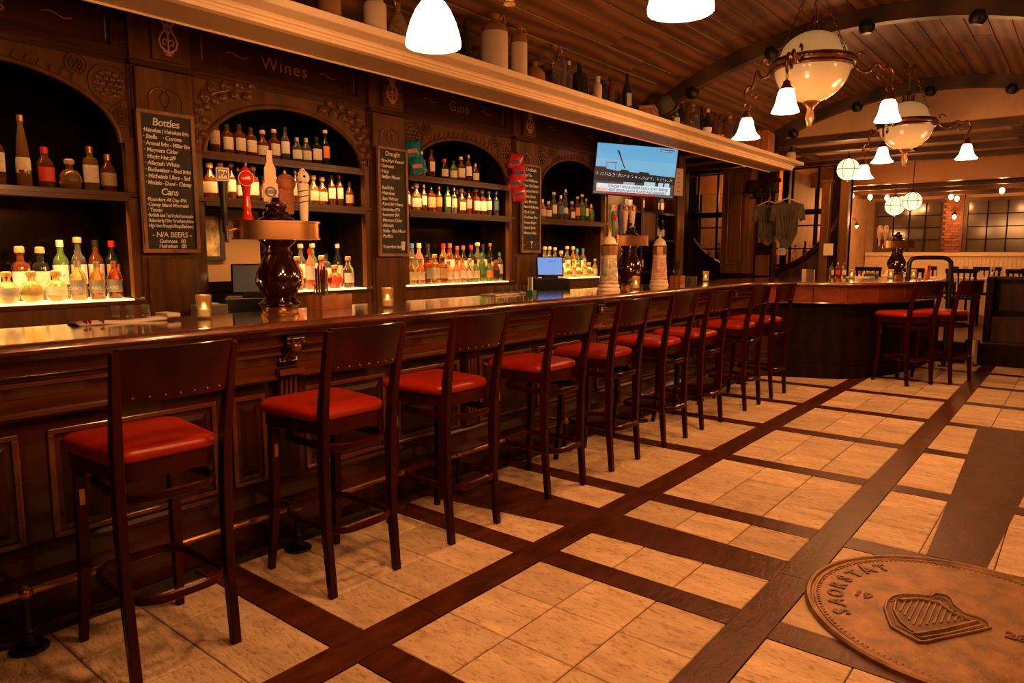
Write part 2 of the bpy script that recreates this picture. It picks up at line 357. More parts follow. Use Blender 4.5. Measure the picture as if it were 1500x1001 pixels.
# ---- barrel ceiling with planks
VX, VZ, VR = -1.45, -.354, 3.63
a_r = math.acos((.42 - VX) / VR); a_l = math.acos((-3.32 - VX) / VR)
NP = 25
m = MB(); ring = [(VX + (VR + .05) * math.cos(a), VZ + (VR + .05) * math.sin(a)) for a in [a_r + (a_l - a_r) * i / 40 for i in range(41)]]
ring2 = [(VX + (VR + .10) * math.cos(a), VZ + (VR + .10) * math.sin(a)) for a in [a_l + (a_r - a_l) * i / 40 for i in range(41)]]
m.prism(ring + ring2, -2.0, 8.84, lambda a, b, h: (a, h, b))
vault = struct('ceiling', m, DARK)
da = (a_l - a_r) / NP
pm = {}
def plank_mesh(L, v):
    k = (round(L, 2), v)
    if k not in pm:
        w = VR * da - .004; m = MB(); rr = random.Random(v); t = rr.uniform(0, .003)
        vs = []
        for y in (0, L - .003):
            vs += [(-w / 2, y, .03), (w / 2, y, .03), (w / 2, y, t + .003), (w / 2 - .004, y, t), (-w / 2 + .004, y, t), (-w / 2, y, t + .003)]
        m.add(vs, [(0, 1, 2, 3, 4, 5), (11, 10, 9, 8, 7, 6)] + [(i, (i + 1) % 6, (i + 1) % 6 + 6, i + 6) for i in range(6)])
        pm[k] = m.mesh('plank', PLANK)
    return pm[k]
for i in range(NP):
    a = a_r + da * (i + .5); rr = random.Random(i); y = -1.95 - rr.uniform(0, .1)
    cuts = [-1.95, .9 + rr.uniform(-.5, .5), 2.9 + rr.uniform(-.6, .6), 4.75 + rr.uniform(-.5, .5), 6.05 + rr.uniform(-.05, .05), 7.4 + rr.uniform(-.5, .5), 8.82]
    for j in range(len(cuts) - 1):
        inst(plank_mesh(round(cuts[j + 1] - cuts[j], 1), (i + j) % 3), 'plank', vault, (VX + VR * math.cos(a), cuts[j], VZ + VR * math.sin(a)), (0, -(a - PI / 2), 0), scale=(1, (cuts[j + 1] - cuts[j]) / round(cuts[j + 1] - cuts[j], 1), 1))
for ri, Y in enumerate((.5, 6.05, 8.8)):
    m = MB(); n = 36
    A = [a_r + (a_l - a_r) * i / n for i in range(n + 1)]
    poly = [(VX + VR * math.cos(a), VZ + (VR) * math.sin(a)) for a in A] + [(VX + (VR - .12) * math.cos(a), VZ + (VR - .12) * math.sin(a)) for a in reversed(A)]
    m.prism(poly, Y - .045, Y + .045, lambda a, b, h: (a, h, b)); rib = m.build('rib', RIBM, vault)
    for k in range(7):
        a = PI / 2 + (k - 3) * .205
        if k > 5: continue
        b = MB().lathe([(0, -.045), (.035, -.04), (.055, -.015), (.06, .02), (.05, .05)], 12); 
        b.xf(Matrix.Translation((VX + (VR - .135) * math.cos(a), Y - .01, VZ + (VR - .135) * math.sin(a))) @ Matrix.Rotation(-(a - PI / 2), 4, 'Y'))
        b.build('boss', IRON, rib, smooth=True)
# flat ceilings beside the vault
struct('ceiling_side', MB().box(.42, 2.6, -2, 8.8, 2.78, 2.86), PLAST)
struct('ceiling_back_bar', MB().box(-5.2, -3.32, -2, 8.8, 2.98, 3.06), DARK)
struct('trim_1', MB().box(-3.36, -3.3, -2, 8.8, 2.60, 2.99), BBH)
# tympanum at the end of the vault and the beamed ceiling beyond
n = 36; A = [a_r + (a_l - a_r) * i / n for i in range(n + 1)]
m = MB(); poly = [(VX + (VR + .02) * math.cos(a), VZ + (VR + .02) * math.sin(a)) for a in A] + [(-3.32, 2.74), (.42, 2.74)]
m.prism(poly, 8.85, 8.93, lambda a, b, h: (a, h, b)); struct('wall_arch_end', m, PLAST)
struct('wall_arch_side', MB().box(.42, 2.6, 8.85, 8.93, 2.74, 3.2), PLAST)
ce = struct('ceiling_beyond', MB().box(-5.6, 2.6, 8.93, 12.2, 2.80, 2.9), PLAST)
for y in (8.90, 9.75, 10.6, 11.45):
    MB().box(-5.6, 2.6, y - .06, y + .06, 2.735, 2.81).build('ceiling_beam', BEAM, ce)
for x in (-3.1, -1.9, -.7):
    for y0, y1 in ((8.96, 9.69), (9.81, 10.54)): MB().box(x - .05, x + .05, y0, y1, 2.75, 2.81).build('ceiling_joist', BEAM, ce)
cd = struct('ceiling_dining', MB().box(-5.6, 2.6, 12.2, 16.1, 2.60, 2.7), mat('dining_ceiling', (.50, .25, .11), .28, kind='noise', scale=5, amt=.1))
MB().box(-5.6, 2.6, 12.15, 12.27, 2.50, 2.81).build('ceiling_beam', MATS['dining_ceiling'], cd)  # beam carries the lighter ceiling colour so that it looks lit
m = MB()
for k in range(110): m.box(-4.6 + k * .066, -4.6 + k * .066 + .03, 12.27, 16.05, 2.592, 2.602)
o = m.build('bead_board', mat('dining_board', (.52, .26, .11), .26), cd); o['kind'] = 'stuff'
for y in (13.2, 14.2, 15.2): MB().box(-3.55, 2.6, y - .06, y + .06, 2.50, 2.60).build('ceiling_beam', BEAM, cd)

# ---- partition with the big round opening (Y = 11) and the post at its right end
RX, RZ, RR = -4.07, 2.42, 1.28
wr = None
m = MB(); n = 48
lo = [(RX + RR * math.cos(a), RZ + RR * math.sin(a)) for a in [PI + PI * i / n for i in range(n + 1)]]
# below the opening, strip by strip
for (xa, za), (xb, zb) in zip(lo, lo[1:]):
    if zb < 2.42 or za < 2.42: m.prism([(xa, 0), (xb, 0), (xb, min(zb, 2.42)), (xa, min(za, 2.42))], 11.0, 11.1, lambda a, b, h: (a, h, b))
m.box(-5.6, RX - RR, 11.0, 11.1, 0, 2.81); m.box(RX + RR, -2.72, 11.0, 11.1, 0, 2.81); m.box(RX - RR, RX + RR, 11.0, 11.1, 2.72, 2.81)
wr = struct('wall_round_opening', m, mat('partition_wood', (.05, .014, .005), .35, coat=.3, kind='wood', scale=6, amt=.3, stretch=(1, 1, .2)))
m = MB(); m.tube([(x, 10.99, z) for x, z in lo], .045, 8); m.build('round_moulding', DW, wr, smooth=True)
MB().box(RX - RR, RX + RR, 11.02, 11.08, 2.02, 2.10).build('transom', DARK, wr)
for x in (-5.05, -4.72, -4.1, -3.55, -3.18):
    MB().box(x - .014, x + .014, 11.03, 11.07, 1.35 if x in (-5.05, -3.18) else 1.15, 2.72).build('glazing_bar', DARK, wr)
for z in (1.52, 1.86): MB().box(RX - 1.2, RX + 1.2, 11.03, 11.07, z - .01, z + .01).build('glazing_bar', DARK, wr)
o = MB().prism([(x, z) for x, z in lo] + [(RX + RR, 2.72), (RX - RR, 2.72)], 11.045, 11.052, lambda a, b, h: (a, h, b)).build('glass_pane', mat('thin_pane', (.9, .85, .8), .03, trans=1., ior=1.1), wr)
MB().box(-3.08, -2.96, 10.86, 11.0, 0, 2.45).build('post', BBW, wr, bevel=.008)
MB().box(-2.96, -2.84, 10.96, 10.99, 0, 2.70).build('side_panel', DARK, wr)
MB().box(-3.10, -2.94, 10.84, 11.0, 2.45, 2.50).build('post_cap', BBW, wr, bevel=.008)
MB().box(-2.84, -2.72, 10.9, 11.12, 0, 2.68).build('post', BBW, wr, bevel=.008)
# wall seen through the round opening
w = struct('wall_snug', MB().box(-5.6, -3.62, 12.4, 12.5, 0, 2.81), PLAST)
o = MB().box(-5.5, -3.3, 11.15, 11.4, 1.24, 1.28).build('ledge', BEAM, wr)
# dining end: raised floor, side and far walls
plat = struct('floor_dining', MB().box(-3.62, 2.6, 11.1, 16.1, 0, .28), mat('dining_floor', (.10, .04, .02), .5))
MB().box(-2.72, 2.6, 10.95, 11.1, 0, .28).build('step_riser', DARK, plat)
struct('wall_dining_left', MB().box(-3.72, -3.62, 11.1, 16.2, 0, 2.7), mat('dining_plaster', (.62, .40, .22), .6, kind='noise', scale=3, amt=.2, bump=.15))
wf = struct('wall_far', MB().box(-3.62, 2.6, 16.0, 16.2, 0, 2.8), mat('far_plaster', (.50, .30, .16), .6, kind='noise', scale=3, amt=.25))
wc = MB().box(-3.60, 2.55, 15.94, 16.0, .28, 1.40).build('wainscot', CREAM, wf)
MB().box(-3.60, 2.55, 15.90, 16.0, 1.40, 1.47).build('dado_rail', CREAM, wf)
m = MB()
for k in range(90): m.box(-3.6 + k * .068, -3.6 + k * .068 + .034, 15.93, 15.945, .3, 1.39)
o = m.build('bead_board', CREAM, wf); o['kind'] = 'stuff'
for wi, (x0, x1, nc) in enumerate(((-3.40, -2.28, 4), (-1.86, .6, 8))):
    f = MB(); z0, z1 = 1.48, 2.42
    f.box(x0 - .06, x0, 15.9, 16.0, z0, z1); f.box(x1, x1 + .06, 15.9, 16.0, z0, z1); f.box(x0 - .06, x1 + .06, 15.9, 16.0, z1, z1 + .06)
    win = struct('window_%d' % (wi + 1), f, BEAM)
    MB().box(x0, x1, 15.96, 15.97, z0, z1).build('pane', PANEG, win)
    for k in range(1, nc): MB().box(x0 + (x1 - x0) * k / nc - .01, x0 + (x1 - x0) * k / nc + .01, 15.93, 15.96, z0, z1).build('glazing_bar', DARK, win)
    for k in range(1, 4): MB().box(x0, x1, 15.935, 15.96, z0 + (z1 - z0) * k / 4 - .008, z0 + (z1 - z0) * k / 4 + .008).build('glazing_bar', DARK, win)
# brick pier between the windows
pier = struct('trim_2', MB().box(-2.20, -1.93, 15.90, 16.0, 1.47, 2.6), mat('brick_joint', (.16, .08, .05), .8))
BRK = mat('brick_red', (.36, .12, .05), .8, kind='noise', scale=14, amt=.4, rand=.25)
bme = MB().box(-.062, .062, -.01, .01, -.022, .022).mesh('brick', BRK)
for r in range(21):
    for c in range(3):
        x = -2.155 + c * .132 - (.04 if r % 2 else 0)
        if x > -1.94: continue
        inst(bme, 'brick', pier, (x, 15.895, 1.50 + r * .052))

# ================================================================ BAR COUNTER
bar = thing('bar_counter', 'long dark mahogany bar counter with carved brackets and a curved far end', 'bar counter', (-3.2, 4.5, 0))
OUT = [(-2.98, -1.2), (-2.98, 7.85), (-2.93, 8.1), (-2.78, 8.28), (-2.42, 8.42), (-2.08, 8.56), (-1.83, 8.86), (-1.64, 9.35), (-1.50, 10.0), (-1.45, 10.85)]
BW = .66
def off(path, d):
    P = [Vector(p) for p in path]; o = []
    for i in range(len(P)):
        d0 = (P[i] - P[i - 1]).normalized() if i else (P[1] - P[0]).normalized(); d1 = (P[i + 1] - P[i]).normalized() if i < len(P) - 1 else d0
        n0 = Vector((d0.y, -d0.x)); n1 = Vector((d1.y, -d1.x)); nn = (n0 + n1).normalized(); o.append(tuple(P[i] + nn * d / max(.6, nn.dot(n0))))
    return o
inner = [(-1.50, 11.0 - .02), (-2.66, 10.98), (-2.95, 10.80), (-3.15, 10.72), (-3.42, 10.2), (-3.50, 9.6), (-3.60, 9.0), (-3.66, 8.2), (-3.70, 7.5), (-3.70, -1.2)]
m = MB(); m.prism(off(OUT, -.03) + inner, 1.075, 1.12); m.build('bar_top', TOPW, bar, bevel=.002)
np_ = [(-.04, 1.121), (.006, 1.120), (.018, 1.110), (.022, 1.098), (.016, 1.086), (.004, 1.078), (-.04, 1.076)]
MB().sweep(np_, OUT).build('worn_edge', NOSE, bar, smooth=True)
# under the nose: cove and mouldings
def prof(name, pr, m_, path=OUT): MB().sweep(pr, path).build(name, m_, bar, smooth=True, ang=35)
prof('cove_moulding', [(-.10, 1.076), (-.02, 1.076), (-.025, 1.06), (-.05, 1.048), (-.10, 1.045)], TRIMW)
prof('frieze_board', [(-.20, 1.046), (-.085, 1.046), (-.085, 1.010), (-.075, 1.004), (-.075, .995), (-.095, .985), (-.105, .97), (-.20, .97)], TRIMW)
prof('frieze_board', [(-.22, .97), (-.115, .97), (-.105, .96), (-.105, .948), (-.13, .94), (-.145, .90), (-.22, .90)], TRIMW)
prof('frieze_rail', [(-.24, .90), (-.150, .90), (-.155, .845), (-.135, .84), (-.125, .828), (-.135, .815), (-.175, .81), (-.24, .81)], TRIMW)
prof('apron_board', [(-.25, .81), (-.18, .81), (-.18, .15), (-.25, .15)], DW)
prof('base_board', [(-.25, .30), (-.165, .30), (-.15, .285), (-.15, .27), (-.165, .262), (-.165, .20), (-.15, .19), (-.12, .165), (-.12, .145), (-.135, .135), (-.135, .0), (-.25, .0)], DW)
# raised panels on the straight front
pz0, pz1 = .33, .735
ys = [.78 - 1.15, .78, 1.93, 3.08, 4.23, 5.38, 6.53, 7.68]
bm_cache = {}
cor_me = None
def corbel():
    pr = [(-.20, 1.045), (-.055, 1.045), (-.045, 1.02), (-.05, .99), (-.075, .965), (-.11, .95), (-.125, .93), (-.12, .91), (-.13, .895), (-.16, .88), (-.20, .88)]
    a = MB(); a.prism(pr, -.05, .05, lambda x, z, h: (x - 2.98, h, z))
    a.lathe([(0, -.056), (.028, -.056), (.028, .056), (0, .056)], 12); v0 = a.v[-4 * 12:]
    M = Matrix.Translation((-3.05, 0, 1.005)) @ Matrix.Rotation(PI / 2, 4, 'X'); a.v[-48:] = [tuple(M @ Vector(p)) for p in v0]
    b = MB().prism([(-.19, .875), (-.105, .875), (-.105, .855), (-.125, .85), (-.135, .70), (-.15, .33), (-.19, .33)], -.06, .06, lambda x, z, h: (x - 2.98, h, z))
    c = MB(); c.box(-3.10, -3.07, -.07, .07, .845, .875)
    d = MB()
    for y in (-.03, .03): d.tube([(-2.98 - .04, y, 1.03), (-2.98 - .05, y * .7, .99), (-2.98 - .10, y * .6, .955), (-2.98 - .115, y * 1., .92)], .009, 6)
    d.blob((-3.03, 0, .985), (.02, .028, .03)); d.blob((-3.075, 0, .955), (.02, .02, .03)); d.blob((-3.1, 0, .925), (.014, .016, .02))
    for y in (-.04, -.013, .013, .04): d.tube([(-3.112, y, .83), (-3.116, y, .71)], .008, 6)
    return a, b, c, d
def origin_shift(mb, name, mt, sm=False): return mb.mesh(name, mt, sm)
ca, cb, cc, cdd = corbel()
CM = [('bracket_scroll', ca.mesh('bracket_scroll', DW, True)), ('pilaster', cb.mesh('pilaster', DWV)), ('bracket_cap', cc.mesh('bracket_cap', TRIMW)), ('carved_leaf', cdd.mesh('carved_leaf', TRIMW, True))]
for y in (-.82, 2.03, 4.88, 7.68):
    first = None
    for nme, me in CM:
        o = inst(me, nme, bar if first is None else first, (0, y, 0) if first is None else (0, y, 0)); first = first or o
        if o.parent != bar: o.location = (0, 0, 0)
PB = [(-.70, .0), (.10, .86), (.96, 1.66), (1.74, 1.92), (2.15, 2.70), (2.78, 3.33), (3.53, 4.10), (4.18, 4.75), (5.01, 5.56), (5.64, 6.18), (6.38, 6.93), (7.01, 7.55)]
for y in (3.43, 6.28):
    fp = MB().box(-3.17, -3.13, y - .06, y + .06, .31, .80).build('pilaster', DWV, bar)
    for k in (-.03, 0, .03): MB().tube([(-3.128, y + k, .36), (-3.128, y + k, .76)], .009, 6).build('flute', TRIMW, fp, smooth=True)
for (p0, p1) in PB:
    if True:
        X = -3.16
        fr = MB()
        for (u0, u1, z0, z1) in ((p0, p1, pz1, pz1 + .022), (p0, p1, pz0 - .022, pz0), (p0, p0 + .022, pz0, pz1), (p1 - .022, p1, pz0, pz1)): fr.box(X - .002, X + .014, u0, u1, z0, z1)
        fo = fr.build('panel_moulding', TRIMW, bar, bevel=.004)
        MB().add([(X - .002, p0 + .04, pz0 + .02), (X - .002, p1 - .04, pz0 + .02), (X - .002, p1 - .04, pz1 - .02), (X - .002, p0 + .04, pz1 - .02), (X + .01, p0 + .07, pz0 + .05), (X + .01, p1 - .07, pz0 + .05), (X + .01, p1 - .07, pz1 - .05), (X + .01, p0 + .07, pz1 - .05)],
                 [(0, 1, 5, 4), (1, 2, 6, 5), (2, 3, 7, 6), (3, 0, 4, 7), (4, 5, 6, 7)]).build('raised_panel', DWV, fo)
# curved end: copper-red padded fascia tiles below the top
cp = off(OUT, -.02)[1:]
seg = []
for (a, b) in zip(cp, cp[1:]):
    A_, B_ = Vector(a), Vector(b); k = max(1, round((B_ - A_).length / .42))
    for q in range(k): seg.append((A_.lerp(B_, q / k), A_.lerp(B_, (q + 1) / k)))
FAS = mat('oxblood_leather_panel', (.20, .040, .012), .3, coat=.3, kind='noise', scale=12, amt=.3, bump=.2, bscale=60)
for a, b in seg[1:]:
    d = (b - a).normalized(); nn = Vector((d.y, -d.x)); a2 = a + d * .003; b2 = b - d * .003
    m = MB(); P = [a2 - nn * .05, b2 - nn * .05, b2, a2]; m.prism([(p.x, p.y) for p in P], .89, 1.07); m.build('padded_panel', FAS, bar, bevel=.005)
prof('lower_bead', [(-.06, .895), (-.004, .895), (.004, .885), (-.004, .875), (-.06, .875)], DW, OUT[2:])
MB().prism([tuple(p) for p in off(OUT, -.12)[3:]] + [tuple(p) for p in reversed(off(OUT, -.24)[3:])], .0, .88).build('end_panel', DARK, bar)
# brass kick rail on posts
fr = thing('foot_rail', 'brass foot rail on round-based posts along the foot of the bar', 'foot rail', (-2.93, 4.5, 0))
MB().tube([(-2.93, -1.2, .216), (-2.93, 7.75, .216)], .016, 10).build('rail_pipe', BRASS, fr, smooth=True)
for y in [.78 + 1.15 * k for k in range(7)]:
    MB().lathe([(0, .012), (.06, .012), (.066, .006), (.066, 0)] [::-1] + [(.03, .02), (.018, .03), (.014, .06), (.022, .07), (.014, .085), (.012, .19)], 14, (-2.93, y, 0)).build('post', IRON, fr, smooth=True)
    k = MB().blob((-2.93, y, .216), (.03, .028, .028), 10, 8); k.tube([(-2.93, y, .216), (-3.12, y, .216)], .011, 8); k.build('joint_ball', BRASS, fr, smooth=True)

# ================================================================ BAR STOOLS
def make_stool():
    t = thing('bar_stool', '', 'bar stool')
    for s in (-1, 1):
        m = MB(); pts = [(.0, .178 * s, 0, .030), (-.028, .180 * s, .30, .040), (-.030, .183 * s, .62, .046), (-.014, .186 * s, .82, .044), (.022, .192 * s, 1.0, .036), (.052, .198 * s, 1.145, .028)]
        prev = None; vs = []
        for x, y, z, d in pts:
            wy = .017 if z < .9 else .017 - (z - .9) * .02
            vs += [(x - d / 2, y - wy, z), (x + d / 2, y - wy, z), (x + d / 2, y + wy, z), (x - d / 2, y + wy, z)]
        k = len(pts); f = [(0, 1, 2, 3), tuple(range(4 * k - 1, 4 * k - 5, -1))] + [(i * 4 + j, i * 4 + (j + 1) % 4, i * 4 + 4 + (j + 1) % 4, i * 4 + 4 + j) for i in range(k - 1) for j in range(4)]
        m.add(vs, f); m.build('leg', STW, t, bevel=.004)
        m = MB(); m.bar((-.415, .168 * s, .72), (-.425, .17 * s, .30), .036, .036, up=(1, 0, 0)); m.bar((-.425, .17 * s, .30), (-.455, .182 * s, 0), .036, .036, up=(1, 0, 0), w2=.026, h2=.026)
        lg = m.build('leg', STW, t)
        if s < 0: 
            MB().box(-.40, -.396, -.178, -.16, .54, .60).build('brace_plate', BRASS, lg)
    # curved back panel
    m = MB(); n = 10; vs = []
    for i in range(n + 1):
        u = -1 + 2 * i / n; y = u * .188; c = .030 * (1 - u * u)
        for z, x, th in ((.972, .014, .018), (1.06, .034, .018), (1.135, .050, .018), (1.152, .056, .024)):
            vs += [(x + c - th / 2, y * (1 + (z - .97) * .12), z), (x + c + th / 2, y * (1 + (z - .97) * .12), z)]
    f = []
    for i in range(n):
        a = i * 8; b = a + 8
        for j in range(3): f += [(a + 2 * j, a + 2 * j + 2, b + 2 * j + 2, b + 2 * j), (a + 2 * j + 1, b + 2 * j + 1, b + 2 * j + 3, a + 2 * j + 3)]
        f += [(a, b, b + 1, a + 1), (a + 6, a + 7, b + 7, b + 6)]
    f += [(0, 1, 3, 2), (2, 3, 5, 4), (4, 5, 7, 6)] + [tuple(n * 8 + q for q in r) for r in ((0, 2, 3, 1), (2, 4, 5, 3), (4, 6, 7, 5))]
    m.add(vs, f); bk = m.build('backrest', STW, t, smooth=True, ang=50)
    m = MB()
    for i in range(7):
        u = -.78 + 1.56 * i / 6; m.blob((.018 + .030 * (1 - u * u) + .010, u * .186, .988), (.003, .0045, .0045), 8, 5)
    m.build('nail_head', BRASS, bk, smooth=True)
    # padded seat
    def sq(w0, w1, x0, x1, r, n=6):
        c = [(x1 - r, w1 - r, 0), (x0 + r, w0 - r, PI / 2), (x0 + r, -(w0 - r), PI), (x1 - r, -(w1 - r), 1.5 * PI)]; P = []
        for cx, cy, a in c:
            for i in range(n + 1): t_ = a + PI / 2 * i / n; P.append((cx + r * math.cos(t_), cy + r * math.sin(t_)))
        return P
    base = sq(.215, .190, -.490, -.045, .07); m = MB(); vs = []; f = []; N_ = len(base); cx = -.265
    for sc, z in ((.955, .748), (1.0, .757), (1.01, .772), (.985, .789), (.90, .800), (.70, .808), (.4, .812)):
        vs += [(cx + (x - cx) * sc, y * sc, z) for x, y in base]
    for i in range(6):
        for j in range(N_): f.append((i * N_ + j, i * N_ + (j + 1) % N_, (i + 1) * N_ + (j + 1) % N_, (i + 1) * N_ + j))
    f += [tuple(range(N_ - 1, -1, -1)), tuple(range(6 * N_, 7 * N_))]
    m.add(vs, f).build('seat_cushion', LEA, t, smooth=True, ang=60)
    m = MB(); m.prism(sq(.195, .172, -.468, -.045, .05), .690, .750); m.build('seat_frame', STW, t, smooth=True)
    for z, w, nm in ((.640, .158, 'upper_hoop'), (.285, .162, 'lower_hoop')):
        P = sq(w, w - .0, -.40, .012 if z > .5 else .03, .10, 6); m = MB(); m.tube([(x, y, z) for x, y in P], .0105, 8, closed=True, flat=1.7); m.build(nm, STW, t, smooth=True)
    return t
st0 = make_stool()
SY = [(.93, 1.28), (1.71, 2.10), (2.45, 2.80), (3.26, 3.65), (3.98, 4.35), (4.74, 5.11), (5.41, 5.80), (6.35, 6.71), (7.06, 7.44)]
SL = ['dark wooden bar stool with red leather seat, nearest to the camera', 'red-seated bar stool, second from the camera along the straight bar', 'red-seated bar stool, third from the camera along the straight bar',
      'red-seated bar stool, fourth from the camera along the straight bar', 'red-seated bar stool, fifth from the camera, in the middle of the row', 'red-seated bar stool, sixth from the camera along the straight bar',
      'red-seated bar stool, seventh from the camera along the straight bar', 'red-seated bar stool, second from the far end of the straight bar', 'red-seated bar stool, last on the straight bar beside its corner',
      'red-seated bar stool at the curved bar end, left one of the pair', 'red-seated bar stool at the curved bar end beside the black pipe rail']
ST = [(-2.38, (a + b) / 2, R.uniform(-.04, .04)) for a, b in SY]
ST[1] = (-2.38, 1.905, .0)
ST += [(-1.365, 8.80, math.atan2(8.62 - 8.99, -1.46 + 1.27) + PI / 2), (-1.03, 9.42, -1.0)]
ST[9] = (-1.365, 8.80, -.55); ST[10] = (-1.045, 9.35, -.42)
for i, (x, y, rz) in enumerate(ST):
    if i == 0: s = st0; s.location = (x, y, 0); s.rotation_euler = (0, 0, rz); s['label'] = SL[0]; s['group'] = 'bar stools'
    else: s = dup(st0, (x, y, 0), rz, SL[i], 'bar stools')

# ================================================================ BACK BAR
XF = -4.40; XB = -4.84
bb = thing('back_bar', 'tall carved dark wood back bar with arched shelf bays and gilt letters', 'back bar', (-4.6, 4.4, 0))
PIL = [(.14, .50), (1.91, 2.27), (3.67, 4.02), (5.44, 5.80), (7.18, 7.52)]
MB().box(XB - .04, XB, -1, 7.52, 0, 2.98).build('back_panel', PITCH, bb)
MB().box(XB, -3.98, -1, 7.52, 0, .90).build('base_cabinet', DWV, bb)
MB().box(XB, -3.95, -1, 7.52, .90, .94).build('back_counter', DW, bb, bevel=.004)
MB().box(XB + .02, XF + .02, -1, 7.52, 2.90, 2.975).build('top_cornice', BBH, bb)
for y0, y1 in PIL:
    p = MB().box(XB, XF, y0, y1, .94, 2.56).build('pilaster', BBW, bb)
    MB().box(XF, XF + .02, y0 + .03, y1 - .03, .98, 1.42).build('pilaster_panel', BBW, p, bevel=.006)
    MB().box(XF, XF + .03, y0 + .01, y1 - .01, 2.26, 2.53).build('pilaster_panel', BBW, p, bevel=.006)
    if y1 < 8:
        m = MB(); cy = (y0 + y1) / 2
        for s in (-1, 1):
            A = [(XF + .032, cy + s * .098, 2.275), (XF + .032, cy + s * .098, 2.36)] + [(XF + .032, cy + s * (.035 + .063 * math.cos(a)), 2.36 + .06 * math.sin(a)) for a in [PI * i / 12 for i in range(1, 13)]] + [(XF + .032, cy - s * .020, 2.335), (XF + .032, cy, 2.305)]
            m.tube(A, .007, 6)
        m.build('interlaced_ring', BBW, p, smooth=True)
    MB().box(XF - .02, XF + .045, y0 - .02, y1 + .02, 2.535, 2.565).build('capital', BBH, p, bevel=.006)
    u = MB().box(XB, XF + .0, y0, y1, 2.565, 2.90).build('upper_block', BBW, p)
    if y1 < 8:
        q = MB().box(XF, XF + .03, y0 + .12, y1 - .05, 2.59, 2.88).build('upper_tablet', BBW, bb, bevel=.004)
        cy = (y0 + y1) / 2 + .035; m = MB(); X = XF + .034
        for s in (-1, 1):
            m.tube([(X, cy + s * a, z) for a, z in ((.01, 2.64), (.045, 2.665), (.055, 2.70), (.042, 2.735), (.022, 2.76), (.018, 2.79), (.035, 2.81))], .006, 6)
            m.tube([(X, cy + s * a, z) for a, z in ((.004, 2.70), (.02, 2.715), (.033, 2.70), (.028, 2.68), (.015, 2.685))], .005, 6)
            m.tube([(X, cy, 2.74), (X, cy + s * .02, 2.77), (X, cy + s * .012, 2.80)], .006, 6)
        m.tube([(X, cy, 2.62), (X, cy, 2.84)], .006, 6); m.blob((X, cy, 2.84), (.005, .012, .018)); m.box(X - .004, X + .004, cy - .03, cy + .03, 2.635, 2.645)
        m.box(X - .004, X + .004, cy - .02, cy + .02, 2.62, 2.628); m.build('gilt_ornament', mat('gilt_inlay', (.80, .46, .20), .4), q, smooth=True)
BAY = [(.50, 1.91), (2.27, 3.67), (4.02, 5.44), (5.80, 7.18)]
ZS, ZC = 2.085, 2.45
leafm = MB().add([(0, 0, 0), (.007, .012, .018), (.010, 0, .03), (.007, -.012, .018), (.012, 0, .018), (.006, .010, .036), (.006, -.010, .036), (.0, 0, .055)],
                 [(0, 4, 1), (0, 3, 4), (1, 4, 5), (3, 6, 4), (4, 2, 5), (4, 6, 2), (5, 2, 7), (2, 6, 7)]).mesh('carved_leaf', BBW, True)
